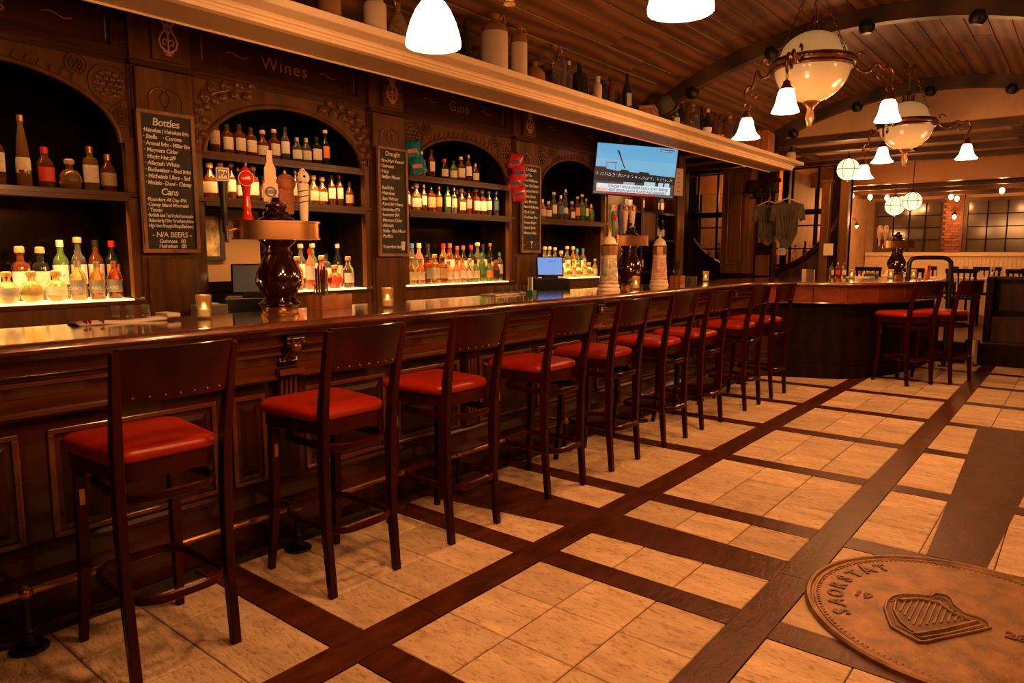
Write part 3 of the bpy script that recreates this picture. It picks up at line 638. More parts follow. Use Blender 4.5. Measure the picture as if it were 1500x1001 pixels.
for bi, (y0, y1) in enumerate(BAY):
    cy = (y0 + y1) / 2; a = (y1 - y0) / 2 - .07; n = 32
    pts = [(cy - a * math.cos(PI * i / n), ZS + (ZC - ZS) * math.sin(PI * i / n)) for i in range(n + 1)]
    m = MB(); f = lambda y, z, h: (h, y, z)
    for (ya, za), (yb, zb) in zip(pts, pts[1:]): m.prism([(ya, za), (yb, zb), (yb, 2.56), (ya, 2.56)], XF - .045, XF - .015, f)
    m.box(XF - .045, XF - .015, y0, cy - a, ZS - .0, 2.56); m.box(XF - .045, XF - .015, cy + a, y1, ZS, 2.56)
    m.box(XF - .06, XF - .01, y0, y0 + .05, 1.19, 2.10); m.box(XF - .06, XF - .01, y1 - .05, y1, 1.19, 2.10)
    ap = m.build('arch_panel', BBW, bb)
    m = MB(); m.tube([(XF - .012, y, z) for y, z in pts], .016, 8); m.tube([(XF - .012, y0 + .006 + 0 * 0, ZS), (XF - .012, cy - a, ZS)], .010, 6); m.build('arch_moulding', BBW, ap, smooth=True)
    m = MB(); 
    for y, z, dy, dz in ((y0 + .012, 2.33, 0, .42), (y1 - .012, 2.33, 0, .42)): m.box(XF - .015, XF - .003, y - .008, y + .008, z - .21, z + .21)
    m.box(XF - .015, XF - .003, y0, y1, 2.535, 2.556); m.build('arch_border', BBH, ap)
    if bi in (1,):      # leaf sprays
        for s in (-1, 1):
            stem = [(cy + s * (a + .03) - s * .05 * 0, 2.12), (cy + s * (a + .025), 2.26), (cy + s * (a - .01), 2.38), (cy + s * (a - .08), 2.46), (cy + s * (a - .20), 2.50), (cy + s * (a - .34), 2.515)]
            st = MB().tube([(XF - .012, y, z) for y, z in stem], .006, 6).build('carved_stem', BBW, bb, smooth=True)
            for k in range(15):
                t_ = k / 14 * 4.9; i = int(t_); fr_ = t_ - i; y = stem[i][0] * (1 - fr_) + stem[i + 1][0] * fr_; z = stem[i][1] * (1 - fr_) + stem[i + 1][1] * fr_
                d = math.atan2(stem[i + 1][1] - stem[i][1], stem[i + 1][0] - stem[i][0]); side = 1 if k % 2 else -1
                o = inst(leafm, 'carved_leaf', st, (XF - .013, y, z), (-(PI / 2 - d) - side * .85 + 0, 0, 0), scale=(2.6, 2.3, 1.7))
    else:
        for s in (-1, 1):
            for (yy, zz, r) in ((cy + s * (a - .045), 2.405, .108), (cy + s * (a - .21), 2.485, .055), (cy + s * (a + .005), 2.235, .058)):
                rs = MB().tube([(XF - .012, yy + r * math.cos(t_), zz + r * math.sin(t_)) for t_ in [2 * PI * k / 20 for k in range(20)]], .007, 6, closed=True).build('rosette', BBW, bb, smooth=True)
                m = MB(); m.blob((XF - .010, yy, zz), (.010, r * .16, r * .16))
                for k in range(12): m.blob((XF - .012, yy + r * .62 * math.cos(k * PI / 6), zz + r * .62 * math.sin(k * PI / 6)), (.009, r * .17, r * .17), 6, 4)
                for k in range(6): m.blob((XF - .010, yy + r * .33 * math.cos(k * PI / 3), zz + r * .33 * math.sin(k * PI / 3)), (.009, r * .14, r * .14), 6, 4)
                m.build('petals', BBW, rs, smooth=True)
        m = MB()
        for k in range(15):
            t_ = PI * (.30 + .40 * k / 14); y = cy - (a + .035) * math.cos(t_); z = ZS + (ZC - ZS + .035) * math.sin(t_)
            m.bar((XF - .012, y, z - .018), (XF - .012, y + .02, z + .02), .012, .012)
        o = m.build('carved_fluting', BBW, bb); o['kind'] = 'stuff'
    for q0, q1 in ((y0, y0 + .004), (y1 - .004, y1)): MB().box(XB + .01, XF - .06, q0, q1, 1.18, 2.55).build('shade_lining', DARK, bb)  # added dark sheets that put shade on the bay sides
    # frieze with sunk panel
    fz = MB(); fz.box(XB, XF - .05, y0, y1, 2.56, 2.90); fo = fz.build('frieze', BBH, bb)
    m = MB()
    m.box(XF - .05, XF - .02, y0, y1, 2.56, 2.63); m.box(XF - .05, XF - .02, y0, y1, 2.83, 2.90); m.box(XF - .05, XF - .02, y0, y0 + .09, 2.63, 2.83); m.box(XF - .05, XF - .02, y1 - .09, y1, 2.63, 2.83)
    m.build('frieze_frame', BBH, fo, bevel=.006)
    for q_ in (y0 + .10, y1 - .106): MB().box(XF - .05, XF - .044, q_, q_ + .006, 2.66, 2.80).build('inlay_line', GOLD, fo)
    wd = ['Ales', 'Wines', 'Gins', ''][bi]
    if wd: text(wd, .125, GOLD, fo, (XF - .046, cy, 2.69), (0, 1, 0), (0, 0, 1), align='CENTER', space=1.15, name='gilt_lettering')
    for s in (-1, 1):
        m = MB(); m.tube([(XF - .046, cy + s * .36 + u * .075, 2.735 + .012 * math.sin(-u * PI)) for u in [-1 + k / 8 for k in range(17)]], .0035, 5); m.build('gilt_flourish', GOLD, fo)
    # cornice line between arch and frieze
    MB().box(XF - .05, XF + .012, y0, y1, 2.556, 2.578).build('cornice_strip', BBH, bb, bevel=.004)
    # shelves
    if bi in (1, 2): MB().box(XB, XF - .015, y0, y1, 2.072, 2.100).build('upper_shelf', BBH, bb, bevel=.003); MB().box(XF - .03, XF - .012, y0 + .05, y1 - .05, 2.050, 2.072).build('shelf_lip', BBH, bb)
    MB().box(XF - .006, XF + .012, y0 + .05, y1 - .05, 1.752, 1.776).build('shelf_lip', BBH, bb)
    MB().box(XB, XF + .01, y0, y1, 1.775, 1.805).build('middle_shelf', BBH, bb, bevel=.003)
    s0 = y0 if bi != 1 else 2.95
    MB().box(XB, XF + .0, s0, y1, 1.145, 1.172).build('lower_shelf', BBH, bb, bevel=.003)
    MB().box(XB + .03, XF - .02, s0 + .05, y1 - .05, 1.1725, 1.180).build('lit_shelf_glass', LITP, bb)
    MB().box(XF - .04, XF - .01, s0, y1, .94, 1.145).build('shelf_riser', BBW, bb)
    MB().box(XB, XB + .01, y0, y1, 1.18, 1.77).build('mirror', MIRR, bb)
    # strip lamps hidden behind the shelf fronts; end-bay arch lamps are added to brighten labels
    for z, pw in ((2.048, 2.6), (1.768, 5.5), (2.50, .9)):
        if bi in (0, 3) and z > 2.3: continue
        if bi in (0, 3) and z > 2: pw = 1.3; z = 2.42
        light('shelf_strip_lamp', 'AREA', (XF - .07, cy, z), pw, color=(1, .47, .15), rot=(0, math.radians(14), 0), sx=.03, sy=(y1 - y0) * .85, spread=1.9)
# far wine rack bay
wk = thing('wine_rack', 'dark wine rack cabinet beyond the television with lit bottle niches', 'wine rack', (-4.6, 8.2, 0))
MB().box(XB - .02, XF + .02, 7.53, 9.15, 0, .94).build('base_cupboard', DWV, wk); MB().box(XB - .02, XF + .02, 8.95, 9.15, .94, 2.9).build('end_pilaster', BBW, wk)
for y in (7.55, 8.0, 8.40, 8.93): MB().box(XB, XF, y - .02, y + .02, .94, 2.9).build('upright', DWV, wk)
for z in (1.20, 1.60, 1.95, 2.3): MB().box(XB, XF - .01, 7.535, 8.95, z, z + .025).build('shelf', DW, wk)
MB().box(XB + .01, XB + .02, 7.54, 8.9, .95, 2.9).build('back_board', BBW, wk)
MB().box(XF - .03, XF - .01, 8.02, 8.38, 1.62, 1.95).build('door', BBW, wk)
light('rack_lamp', 'AREA', (XF - .06, 8.2, 2.28), 4, color=(1, .5, .18), rot=(0, math.radians(25), 0), sx=.03, sy=1.2)
# chalked price list card beside the tv

# ================================================================ BOTTLES
PROF = {
 'tall':   ([(0, 0), (.033, 0), (.036, .006), (.036, .185), (.031, .205), (.015, .232), (.0135, .275), (.016, .277), (.016, .285), (0, .286)], .0, (.075, .175), .030, .31),
 'wine':   ([(0, 0), (.034, 0), (.037, .006), (.037, .18), (.030, .21), (.0155, .245), (.014, .30), (.016, .302), (.016, .31), (0, .31)], .0, (.06, .16), .02, .33),
 'square': ([(0, 0), (.034, 0), (.037, .006), (.037, .165), (.032, .182), (.016, .192), (.014, .225), (.017, .227), (.017, .235), (0, .236)], 6, (.05, .145), .032, .27),
 'squat':  ([(0, 0), (.038, 0), (.042, .006), (.043, .12), (.038, .145), (.020, .17), (.015, .20), (.018, .202), (.018, .21), (0, .21)], 0, (.04, .115), .032, .245),
 'short':  ([(0, 0), (.030, 0), (.034, .006), (.034, .11), (.027, .135), (.013, .155), (.013, .185), (.015, .187), (.015, .195), (0, .195)], 0, (.035, .10), .028, .225),
 'round':  ([(0, 0), (.035, 0), (.052, .02), (.058, .05), (.055, .08), (.040, .105), (.019, .118), (.016, .135), (.020, .137), (.020, .145), (0, .145)], 0, (.035, .085), .028, .18),
 'cone':   ([(0, 0), (.034, 0), (.036, .006), (.034, .12), (.024, .24), (.013, .32), (.013, .35), (.015, .352), (.015, .36), (0, .36)], 0, (.09, .155), .028, .385),
}
bmesh_c = {}
def bmesh_of(k, g):
    if (k, g) not in bmesh_c: bmesh_c[(k, g)] = MB().lathe(PROF[k][0], 14, sq=PROF[k][1]).mesh('glass_body', GL[g], True, 35)
    return bmesh_c[(k, g)]
def lmesh_of(k, l):
    if (k, 'L', l) not in bmesh_c:
        p, sq, (z0, z1), ch, h = PROF[k]
        def rad(z):
            for (r0, a), (r1, b) in zip(p, p[1:]):
                if a <= z <= b and b > a: return r0 + (r1 - r0) * (z - a) / (b - a)
            return p[3][0]
        zs = [z0 + (z1 - z0) * i / 4 for i in range(5)]
        bmesh_c[(k, 'L', l)] = MB().lathe([(rad(z) + .0012, z) for z in zs], 12, sq=sq, a0=-1.35, a1=1.35).mesh('paper_label', LB[l], True, 60)
    return bmesh_c[(k, 'L', l)]
def cmesh_of(k, c):
    if (k, 'C', c) not in bmesh_c:
        p, sq, lz, ch, h = PROF[k]; r = p[-2][0]; z = p[-1][1]
        if c == 'cork' or c == 'gold' and k == 'round': pr = [(0, z), (r * 1.25, z), (r * 1.3, z + .006), (r * 1.25, z + ch - .006), (r * .9, z + ch), (0, z + ch)]
        else: pr = [(0, z - .002), (r * 1.05, z - .022), (r * 1.05, z + ch * .35), (r * .8, z + ch * .42), (0, z + ch * .42)]; pr[0] = (r * .6, z - .022)
        bmesh_c[(k, 'C', c)] = MB().lathe(pr, 12).mesh('stopper', CP[c], True, 40)
    return bmesh_c[(k, 'C', c)]
GN = {'clear': 'clear', 'gold': 'golden', 'amber': 'amber', 'brown': 'brown', 'green': 'green', 'dark': 'black glass', 'pink': 'pink', 'blue': 'blue glass', 'yellow': 'pale yellow'}
KN = {'tall': 'tall', 'wine': 'long-necked', 'square': 'square', 'squat': 'squat', 'short': 'short', 'round': 'round-bellied', 'cone': 'tapering'}
def bottle(x, y, z, k, g, l, c, label, group, s=1.0, rz=None):
    if abs(z - 1.806) < .001 and 2.2 < y < 5.5 and x < -4: s = min(s, .252 / PROF[k][4] * (1 + .03 * math.sin(y * 31))) if PROF[k][4] > .25 else s
    t = thing('bottle', label, 'bottle', (x, y, z), R.uniform(-.5, .3) if rz is None else rz, group); t.scale = (s, s, s)
    for me, nm in ((bmesh_of(k, g), 'glass_body'), (lmesh_of(k, l) if l else None, 'paper_label'), (cmesh_of(k, c), 'stopper')):
        if me: o = bpy.data.objects.new(nm, me); COL.objects.link(o); o.parent = t
    return t
def rowof(n, y0, y1, jit=.25):
    d = (y1 - y0) / max(1, n - 1); return [y0 + d * i + R.uniform(-jit, jit) * max(0, d - .076) for i in range(n)]
def auto(n, pool): return [R.choice(pool) for _ in range(n)]
def shelf(rowname, group, specs, ys_, x, z, s=(.95, 1.05)):
    n = len(specs)
    for i, (sp, y) in enumerate(zip(specs, ys_)):
        k, g, l, c = sp; lab = '%s %s bottle%s, %s from left, %s' % (KN[k], GN[g], ' with %s label' % l if l else '', ORD[i] if i < 22 else str(i), rowname)
        lab = lab.replace('clear bottle', 'clear glass bottle'); ww = lab.split()
        if len(ww) > 16: lab = lab.replace(' with %s label' % l, ''); 
        bottle(x + R.uniform(-.012, .012), y, z, k, g, l, c, lab, group, R.uniform(*s))
WH = [('tall', 'amber', 'cream', 'cork'), ('squat', 'amber', 'cream', 'cork'), ('tall', 'amber', 'white', 'black'), ('square', 'amber', 'cream', 'cork'), ('tall', 'gold', 'cream', 'gold'), ('short', 'amber', 'buff', 'black'),
      ('square', 'gold', 'white', 'black'), ('tall', 'brown', 'cream', 'red'), ('squat', 'amber', 'white', 'copper'), ('tall', 'amber', 'buff', 'gold'), ('squat', 'gold', 'cream', 'cork'), ('tall', 'clear', 'white', 'silver')]
LQ = [('tall', 'green', 'green', 'red'), ('tall', 'dark', 'cream', 'black'), ('tall', 'amber', 'white', 'red'), ('square', 'clear', 'white', 'silver'), ('tall', 'clear', 'cream', 'gold'), ('wine', 'dark', 'white', 'gold'), ('tall', 'pink', 'orange', 'red'),
      ('tall', 'clear', 'blue', 'blue'), ('square', 'amber', 'black', 'black'), ('tall', 'brown', 'cream', 'cream'), ('squat', 'clear', 'cream', 'cork')]
CL = [('tall', 'clear', 'white', 'silver'), ('square', 'clear', 'cream', 'cork'), ('squat', 'clear', 'white', 'cork'), ('tall', 'gold', 'cream', 'gold'), ('tall', 'clear', 'cream', 'black'), ('short', 'pink', 'cream', 'silver'), ('tall', 'yellow', 'white', 'gold'), ('wine', 'clear', 'white', 'silver')]
U, M_, L_ = 2.101, 1.806, 1.181
# first bay (left edge)
shelf('middle shelf of leftmost bay', 'bottles in the leftmost bay, middle shelf', [('tall', 'brown', 'cream', 'black'), ('cone', 'gold', 'cream', 'gold'), ('squat', 'brown', 'red', 'red'), ('round', 'gold', None, 'cork'), ('square', 'gold', 'cream', 'copper'), ('squat', 'brown', 'buff', 'copper')],
      [1.265, 1.385, 1.49, 1.61, 1.725, 1.82], -4.56, M_, (1.0, 1.05))
shelf('lower back row of leftmost bay', 'bottles in the leftmost bay, lower back row', [('square', 'clear', 'white', 'black'), ('square', 'brown', 'white', 'cork'), ('square', 'dark', 'cream', 'cork'), ('tall', 'green', 'white', 'cream'), ('tall', 'clear', 'white', 'cork'), ('tall', 'brown', 'cream', 'black'), ('tall', 'dark', 'orange', 'red')],
      [1.22, 1.37, 1.475, 1.575, 1.67, 1.765, 1.86], -4.70, L_, (1.14, 1.18))
shelf('lower front row of leftmost bay', 'bottles in the leftmost bay, lower front row', [('round', 'yellow', 'grey', 'cork'), ('round', 'yellow', None, 'cork'), ('round', 'yellow', 'cream', 'cork'), ('squat', 'yellow', 'grey', 'silver'), ('squat', 'gold', 'grey', 'silver'), ('squat', 'amber', 'grey', 'copper')],
      [1.25, 1.37, 1.49, 1.60, 1.70, 1.80], -4.53, L_, (.98, 1.02))
# second bay
shelf('top shelf under second arch', 'bottles on the top shelf, second arch', [('tall', 'amber', 'buff', 'gold'), ('square', 'brown', 'cream', 'black'), ('square', 'brown', 'cream', 'black'), ('square', 'brown', 'cream', 'black'), ('squat', 'amber', 'cream', 'cork'), ('square', 'amber', 'cream', 'cork'), ('tall', 'clear', 'white', 'black'), ('squat', 'clear', 'white', 'silver'), ('squat', 'clear', 'cream', 'silver'), ('square', 'dark', 'white', 'black'), ('tall', 'dark', 'orange', 'cork')],
      [2.50, 2.59, 2.68, 2.77, 2.865, 2.955, 3.045, 3.13, 3.215, 3.30, 3.39], -4.58, U, (.84, .88))
shelf('middle shelf of second bay', 'bottles on the middle shelf, second bay', [WH[i % 12] for i in (10, 1, 3, 0, 8, 3, 5, 0, 4, 9, 11, 10, 1, 2, 7, 5)], rowof(16, 2.36, 3.58), -4.56, M_, (.90, .99))
shelf('middle shelf back row of second bay', 'bottles on the middle shelf back row, second bay', [WH[i % 12] for i in (7, 3, 1, 9, 0, 5, 2, 8, 11, 4, 6, 10)], rowof(12, 2.42, 3.52), -4.70, M_, (.95, .99))
shelf('lower front row of second bay', 'bottles on the lower shelf, second bay', [('squat', 'amber', 'orange', 'cork'), ('tall', 'pink', 'white', 'red'), ('squat', 'pink', 'red', 'cork'), ('round', 'amber', 'red', 'cork'), ('squat', 'clear', 'white', 'cork')], [3.06, 3.17, 3.28, 3.40, 3.52], -4.52, L_, (1.0, 1.05))
shelf('lower back row of second bay', 'bottles on the lower shelf, second bay', [('tall', 'clear', 'cream', 'cork'), ('tall', 'clear', 'white', 'cork'), ('tall', 'green', 'cream', 'cork'), ('square', 'clear', 'white', 'black'), ('wine', 'dark', 'cream', 'cream')], [3.09, 3.20, 3.31, 3.43, 3.55], -4.68, L_, (1.05, 1.1))
# third bay
shelf('top shelf under third arch', 'bottles on the top shelf, third arch', [('tall', 'amber', 'cream', 'cork'), ('square', 'gold', 'buff', 'cork'), ('tall', 'amber', 'cream', 'black'), ('squat', 'dark', 'cream', 'red'), ('squat', 'green', 'cream', 'black'), ('square', 'brown', 'cream', 'cork'), ('tall', 'amber', 'white', 'gold'), ('squat', 'amber', 'white', 'silver')],
      [4.28, 4.38, 4.49, 4.66, 4.79, 4.89, 4.98, 5.08], -4.57, U, (.80, .88))
shelf('middle shelf of third bay', 'bottles on the middle shelf, third bay', [('tall', 'brown', 'cream', 'cork'), ('tall', 'brown', 'white', 'black'), ('squat', 'gold', 'white', 'cork'), ('tall', 'amber', 'white', 'gold'), ('square', 'amber', 'buff', 'black'), ('tall', 'amber', 'orange', 'copper'), ('tall', 'green', 'white', 'green'), ('tall', 'clear', 'cream', 'silver'), ('squat', 'brown', 'cream', 'cork'), ('tall', 'amber', 'grey', 'black'), ('square', 'brown', 'white', 'cork'), ('square', 'brown', 'white', 'cork'), ('tall', 'clear', 'cream', 'cream'), ('tall', 'clear', 'blue', 'silver')],
      rowof(14, 4.10, 5.36), -4.56, M_, (.90, 1.0))
shelf('middle shelf back row of third bay', 'bottles on the middle shelf back row, third bay', [LQ[i % 11] for i in (1, 9, 4, 2, 8, 0, 5, 3, 10, 6, 7)], rowof(11, 4.16, 5.28), -4.70, M_, (.95, .99))
shelf('lower front row of third bay', 'bottles on the lower shelf front row, third bay', [('tall', 'clear', 'white', 'silver'), ('squat', 'gold', 'cream', 'cork'), ('squat', 'gold', 'cream', 'gold'), ('square', 'amber', 'grey', 'black'), ('square', 'gold', 'cream', 'cork'), ('square', 'amber', 'buff', 'black'), ('squat', 'gold', 'cream', 'copper'), ('squat', 'pink', 'cream', 'copper'), ('squat', 'gold', 'white', 'gold'), ('squat', 'clear', 'cream', 'cork'), ('squat', 'green', 'cream', 'black'), ('tall', 'green', 'green', 'green'), ('squat', 'green', 'orange', 'black'), ('squat', 'brown', 'black', 'copper'), ('tall', 'clear', 'cream', 'green')],
      rowof(15, 4.10, 5.36), -4.50, L_, (.88, 1.0))
shelf('lower back row of third bay', 'bottles on the lower shelf back row, third bay', [('tall', 'dark', 'cream', 'cream'), ('tall', 'dark', 'cream', 'black'), ('tall', 'clear', 'blue', 'blue'), ('tall', 'pink', 'orange', 'cream'), ('tall', 'dark', 'red', 'black'), ('squat', 'clear', 'cream', 'silver'), ('tall', 'gold', 'cream', 'red'), ('tall', 'amber', 'white', 'copper'), ('tall', 'amber', 'cream', 'copper'), ('tall', 'dark', 'cream', 'copper'), ('tall', 'dark', 'cream', 'red'), ('tall', 'clear', 'orange', 'cork'), ('tall', 'dark', 'white', 'black'), ('wine', 'dark', 'gold', 'copper')],
      rowof(14, 4.12, 5.35), -4.63, L_, (1.1, 1.22))
# fourth bay
shelf('middle shelf of fourth bay', 'bottles on the middle shelf, fourth bay', [('short', 'pink', 'cream', 'silver'), ('short', 'pink', 'cream', 'silver'), ('squat', 'pink', 'cream', 'gold'), ('squat', 'clear', 'white', 'cream'), ('tall', 'clear', 'white', 'cork'), ('tall', 'clear', 'blue', 'silver'), ('cone', 'clear', 'cream', 'gold'), ('squat', 'clear', 'white', 'cork'), ('tall', 'amber', 'orange', 'cork'), ('tall', 'green', 'green', 'cork'), ('tall', 'clear', 'white', 'gold'), ('squat', 'yellow', 'green', 'gold')],
      rowof(12, 5.92, 7.08), -4.56, M_, (.88, .98))
shelf('lower back row of fourth bay', 'bottles on the lower shelf back row, fourth bay', [('tall', 'clear', 'cream', 'cork'), ('tall', 'clear', 'white', 'cork'), ('tall', 'clear', 'cream', 'cork'), ('square', 'clear', 'white', 'cork'), ('tall', 'clear', 'cream', 'cork'), ('tall', 'gold', 'cream', 'cork'), ('tall', 'clear', 'green', 'green'), ('tall', 'clear', 'white', 'blue')], rowof(8, 6.32, 7.08), -4.68, L_, (1.05, 1.12))
shelf('lower front row of fourth bay', 'bottles on the lower shelf front row, fourth bay', [('round', 'yellow', None, 'cork'), ('short', 'yellow', 'cream', 'cork')] * 4, rowof(8, 6.28, 7.08, .1), -4.50, L_, (.9, .95))
# wine rack
for nm, z, n, pool in (('upper', 1.976, 8, [('wine', 'dark', 'cream', 'cream'), ('wine', 'clear', 'cream', 'gold'), ('wine', 'dark', 'white', 'gold')]), ('middle', 1.626, 8, [('wine', 'dark', 'cream', 'silver'), ('wine', 'dark', 'white', 'blue'), ('wine', 'green', 'cream', 'gold')]), ('lower', 1.226, 7, [('wine', 'dark', 'cream', 'black'), ('wine', 'green', 'white', 'red')])):
    yy = [7.66, 7.78, 7.90, 8.10, 8.22, 8.50, 8.63, 8.76][:n]
    shelf('%s shelf of wine rack' % nm, 'wine bottles in the rack, %s shelf' % nm, [pool[i % len(pool)] for i in range(n)], yy, -4.52, z, (.84, .92))

# the lettering that can be read on two sorts of bottle labels
def blab(bt_y, bt_x, z, s, txt, m_): 
    for o in [q for q in COL.objects if q.name.startswith('bottle') and q.type == 'EMPTY' and abs(q.location.y - bt_y) < .02 and abs(q.location.x - bt_x) < .04 and abs(q.location.z - L_) < .02]:
        o.rotation_euler = (0, 0, -.75); text(txt, s, m_, o, (.0445 if 'CABO' in txt else .039, 0, z), (0, 1, 0), (0, 0, 1), align='CENTER', w=False)
for y in (1.60, 1.70, 1.80): blab(y, -4.53, .06, .026, 'CABO', PAPER)
blab(1.575, -4.70, .115, .018, 'BACARDI', BLK)

# ================================================================ CHALKBOARDS
def board(y0, y1, z0, z1, label, lines, tilt=0):
    X = XF + .045; t = thing('chalkboard', label, 'menu board', (X, (y0 + y1) / 2, z0), 0, 'chalk menu boards')
    MB().box(X - .006, X + .004, y0 + .01, y1 - .01, z0 + .01, z1 - .01).build('slate', CHALK, t)
    m = MB(); w = .022
    for a in ((y0, y1, z0, z0 + w), (y0, y1, z1 - w, z1), (y0, y0 + w, z0 + w, z1 - w), (y1 - w, y1, z0 + w, z1 - w)): m.box(X - .01, X + .014, *a)
    m.build('board_frame', FRW, t, bevel=.002)
    for (s, dz, sz, al) in lines:
        yy = (y0 + y1) / 2 if al == 'C' else y0 + .032
        lt = text(s, sz, CHW, t, (X + .0052, yy, z1 - dz), (0, 1, 0), (0, 0, 1), align='CENTER' if al == 'C' else 'LEFT', shear=.12, name='chalk_lettering', bold=.0008, space=.92)
        wid = lt.dimensions.y; mx = (y1 - y0) - .066
        if wid > mx:
            k = mx / wid; c = (y0 + y1) / 2 - wloc(t).y if al == 'C' else yy - wloc(t).y
            for v in lt.data.vertices: v.co.y = c + (v.co.y - c) * k
    return t
L1 = [('Bottles', .085, .062, 'C')] + [(s, .125 + .038 * i, .034, 'L') for i, s in enumerate(['·Heineken | Heineken light', '· Stella    · Corona', '· Amstel light - Miller lite', '· Magners Cider', '· Magic Hat #9', '· Allagash White', '· Budweiser - Bud light', '· Michelob Ultra - Sol', '· Modelo - Duvel - Chimay'])]
L1 += [('Cans', .487, .056, 'C')] + [(s, .525 + .031 * i, .029, 'L') for i, s in enumerate(['·Founders All Day IPA', '·Coney Island Mermaid', '· Tecate', '·Surfside Iced Tea/Vodka/Lemonade', '·Rekorderlig Cider Strawberry/Lime', '·High Noon Pineapple/Mango/Blackberry'])]
L1 += [('- N/A BEERS -', .738, .045, 'C'), ('Guinness   00', .772, .032, 'C'), ('Heineken   00', .802, .032, 'C')]
b1 = board(1.905, 2.245, 1.452, 2.285, 'dark chalk menu board headed Bottles in a light wooden frame, leftmost of three', L1)
b2 = board(3.70, 4.01, 1.425, 2.277, 'tall chalk menu board headed Draught in a wooden frame, middle of three',
      [('Draught', .065, .050, 'C')] + [(s, .115 + .042 * i, .037, 'L') for i, s in enumerate(['·Brooklyn Kennel', '·Guinness', '·Harp', '·Shilling Pilsner', '', '·Bud light', '·Heineken', '·Sam Winter', '·Kona Big Wave', '·Lagunitas IPA', '·Lawsons IPA', '·Magners Cider', '·Allagash', '·Stella - Blue Moon', '·Pacifico', '', '·Yuengling lager'])])
m = MB(); X = XF + .0505; m.prism([(3.935, 1.475), (3.965, 1.475), (3.972, 1.545), (3.928, 1.545)], X, X + .001, lambda a, b, h: (h, a, b)); m.build('chalk_drawing', CHW, b2)
b3 = board(5.50, 5.81, 1.455, 2.315, 'chalk menu board headed Cocktails in a wooden frame, beside the blue till screen',
      [('Cocktails', .065, .048, 'C')] + [(s, .115 + .051 * i, .038, 'L') for i, s in enumerate(['·Day Trip', '·The Wildflower', '·New Old Fashion', '·Espresso Martini', '·Fuzzy Lychee', '·Spicy Margarita', '·Passion Fruit Margarita', '·Gin & Tonic', '·The Street Dog', '·Frozen Mojito', '·Aperol Spritz', '·Moscow Mule'])])
m = MB(); X = XF + .0505
for y, z in ((5.55, 1.53), (5.60, 1.56), (5.72, 1.535), (5.76, 1.55)): m.box(X, X + .001, y - .006, y + .006, z - .006, z + .006)
m.build('chalk_dots', CHR, b3)
MB().prism([(5.64, 1.57), (5.69, 1.57), (5.667, 1.54), (5.667, 1.50), (5.663, 1.50), (5.663, 1.54)], XF + .0505, XF + .0515, lambda a, b, h: (h, a, b)).build('chalk_drawing', CHW, b3)

# snack bags on clip strips
def bag(name, label, y, z, col, col2, n, step, rot):
    t = thing(name, label, 'snack bags', (XF + .07, y, z), -.75)
    for k in range(n):
        zz = -k * step; g = 6; v = []; f = []
        for i in range(g + 1):
            for j in range(g + 1):
                u, w_ = i / g - .5, j / g - .5; puff = .022 * math.cos(u * PI) * math.cos(w_ * PI) ** .6 if abs(w_) < .5 else 0
                a = rot + (.25 if k % 2 else -.1); y_, z_ = u * .13, w_ * .15
                v.append((.012 + puff + .006 * math.sin(9 * u + 5 * w_ + k) + k * .004, y_ * math.cos(a) - z_ * math.sin(a), zz + y_ * math.sin(a) + z_ * math.cos(a)))
        for i in range(g):
            for j in range(g): f.append((i * (g + 1) + j, (i + 1) * (g + 1) + j, (i + 1) * (g + 1) + j + 1, i * (g + 1) + j + 1))
        b = MB().add(v, f).build('snack_bag', col, t, smooth=True, w=False); b.location = (0, .018 * (1 if k % 2 else -1), 0); b.modifiers.new('s', 'SOLIDIFY').thickness = .002
        MB().add([(.042 + k * .004, -.035, zz - .03), (.042 + k * .004, .045, zz - .02), (.042 + k * .004, .035, zz + .01), (.042 + k * .004, -.04, zz)], [(0, 1, 2, 3)]).build('printed_band', col2, b, w=False)
    MB().box(0, .006, -.012, .012, -n * step + .03, .09).build('clip_strip', BLK, t, w=False)
    return t
bag('snack_strip', 'string of crinkled turquoise snack bags hanging beside the middle chalkboard', 4.075, 2.28, mat('turquoise_foil', (.02, .30, .42), .3, coat=.4), mat('pink_print', (.8, .35, .3), .5), 2, .12, .12)
RF = mat('red_foil', (.70, .04, .05), .3, coat=.4)
bag('snack_strip', 'string of red snack bags with blue print hanging left of the third chalkboard', 5.40, 2.32, RF, mat('blue_print', (.07, .10, .35), .4), 4, .10, -.18)

# ================================================================ TILLS AND BACK COUNTER
def till(x, y, rz, z, label, scr, on, bh=.115):
    t = thing('till', label, 'cash register', (x, y, z), rz)
    MB().box(-.17, .17, -.17, .17, 0, bh).build('cash_drawer', BLK, t, w=False, bevel=.006)
    MB().box(.171, .174, -.15, .15, .015, bh - .015).build('drawer_front', BLK, t, w=False, bevel=.002)
    MB().box(-.10, .06, -.07, .07, bh, bh + .03).build('stand', BLK, t, w=False, bevel=.004)
    M = Matrix.Translation((-.02, 0, bh + .115)) @ Matrix.Rotation(math.radians(-16), 4, 'Y')
    b = MB().box(-.02, .012, -.135, .135, -.10, .10).xf(M).build('monitor', BLK, t, w=False, bevel=.006)
    MB().box(.0125, .0135, -.122, .122, -.087, .087).xf(M).build('screen', scr, b, w=False)
    if on: text('open tab', .022, BLK, b, M @ Vector((.014, -.02, .045)), (0, 1, 0), M.to_3x3() @ Vector((0, 0, 1)), w=False, name='screen_lettering')
    return t
till(-4.16, 5.72, -.75, .945, 'black till with lit blue screen in front of the fourth bay', mat('blue_screen', (.05, .1, .3), .3, emit=(.16, .36, .85), estr=.8), True, .26)
till(-4.18, 2.50, -.55, 1.02, 'dark till with unlit grey screen behind the first beer tower', mat('dim_screen', (.12, .09, .05), .3, emit=(.12, .085, .05), estr=.35), False, .15)
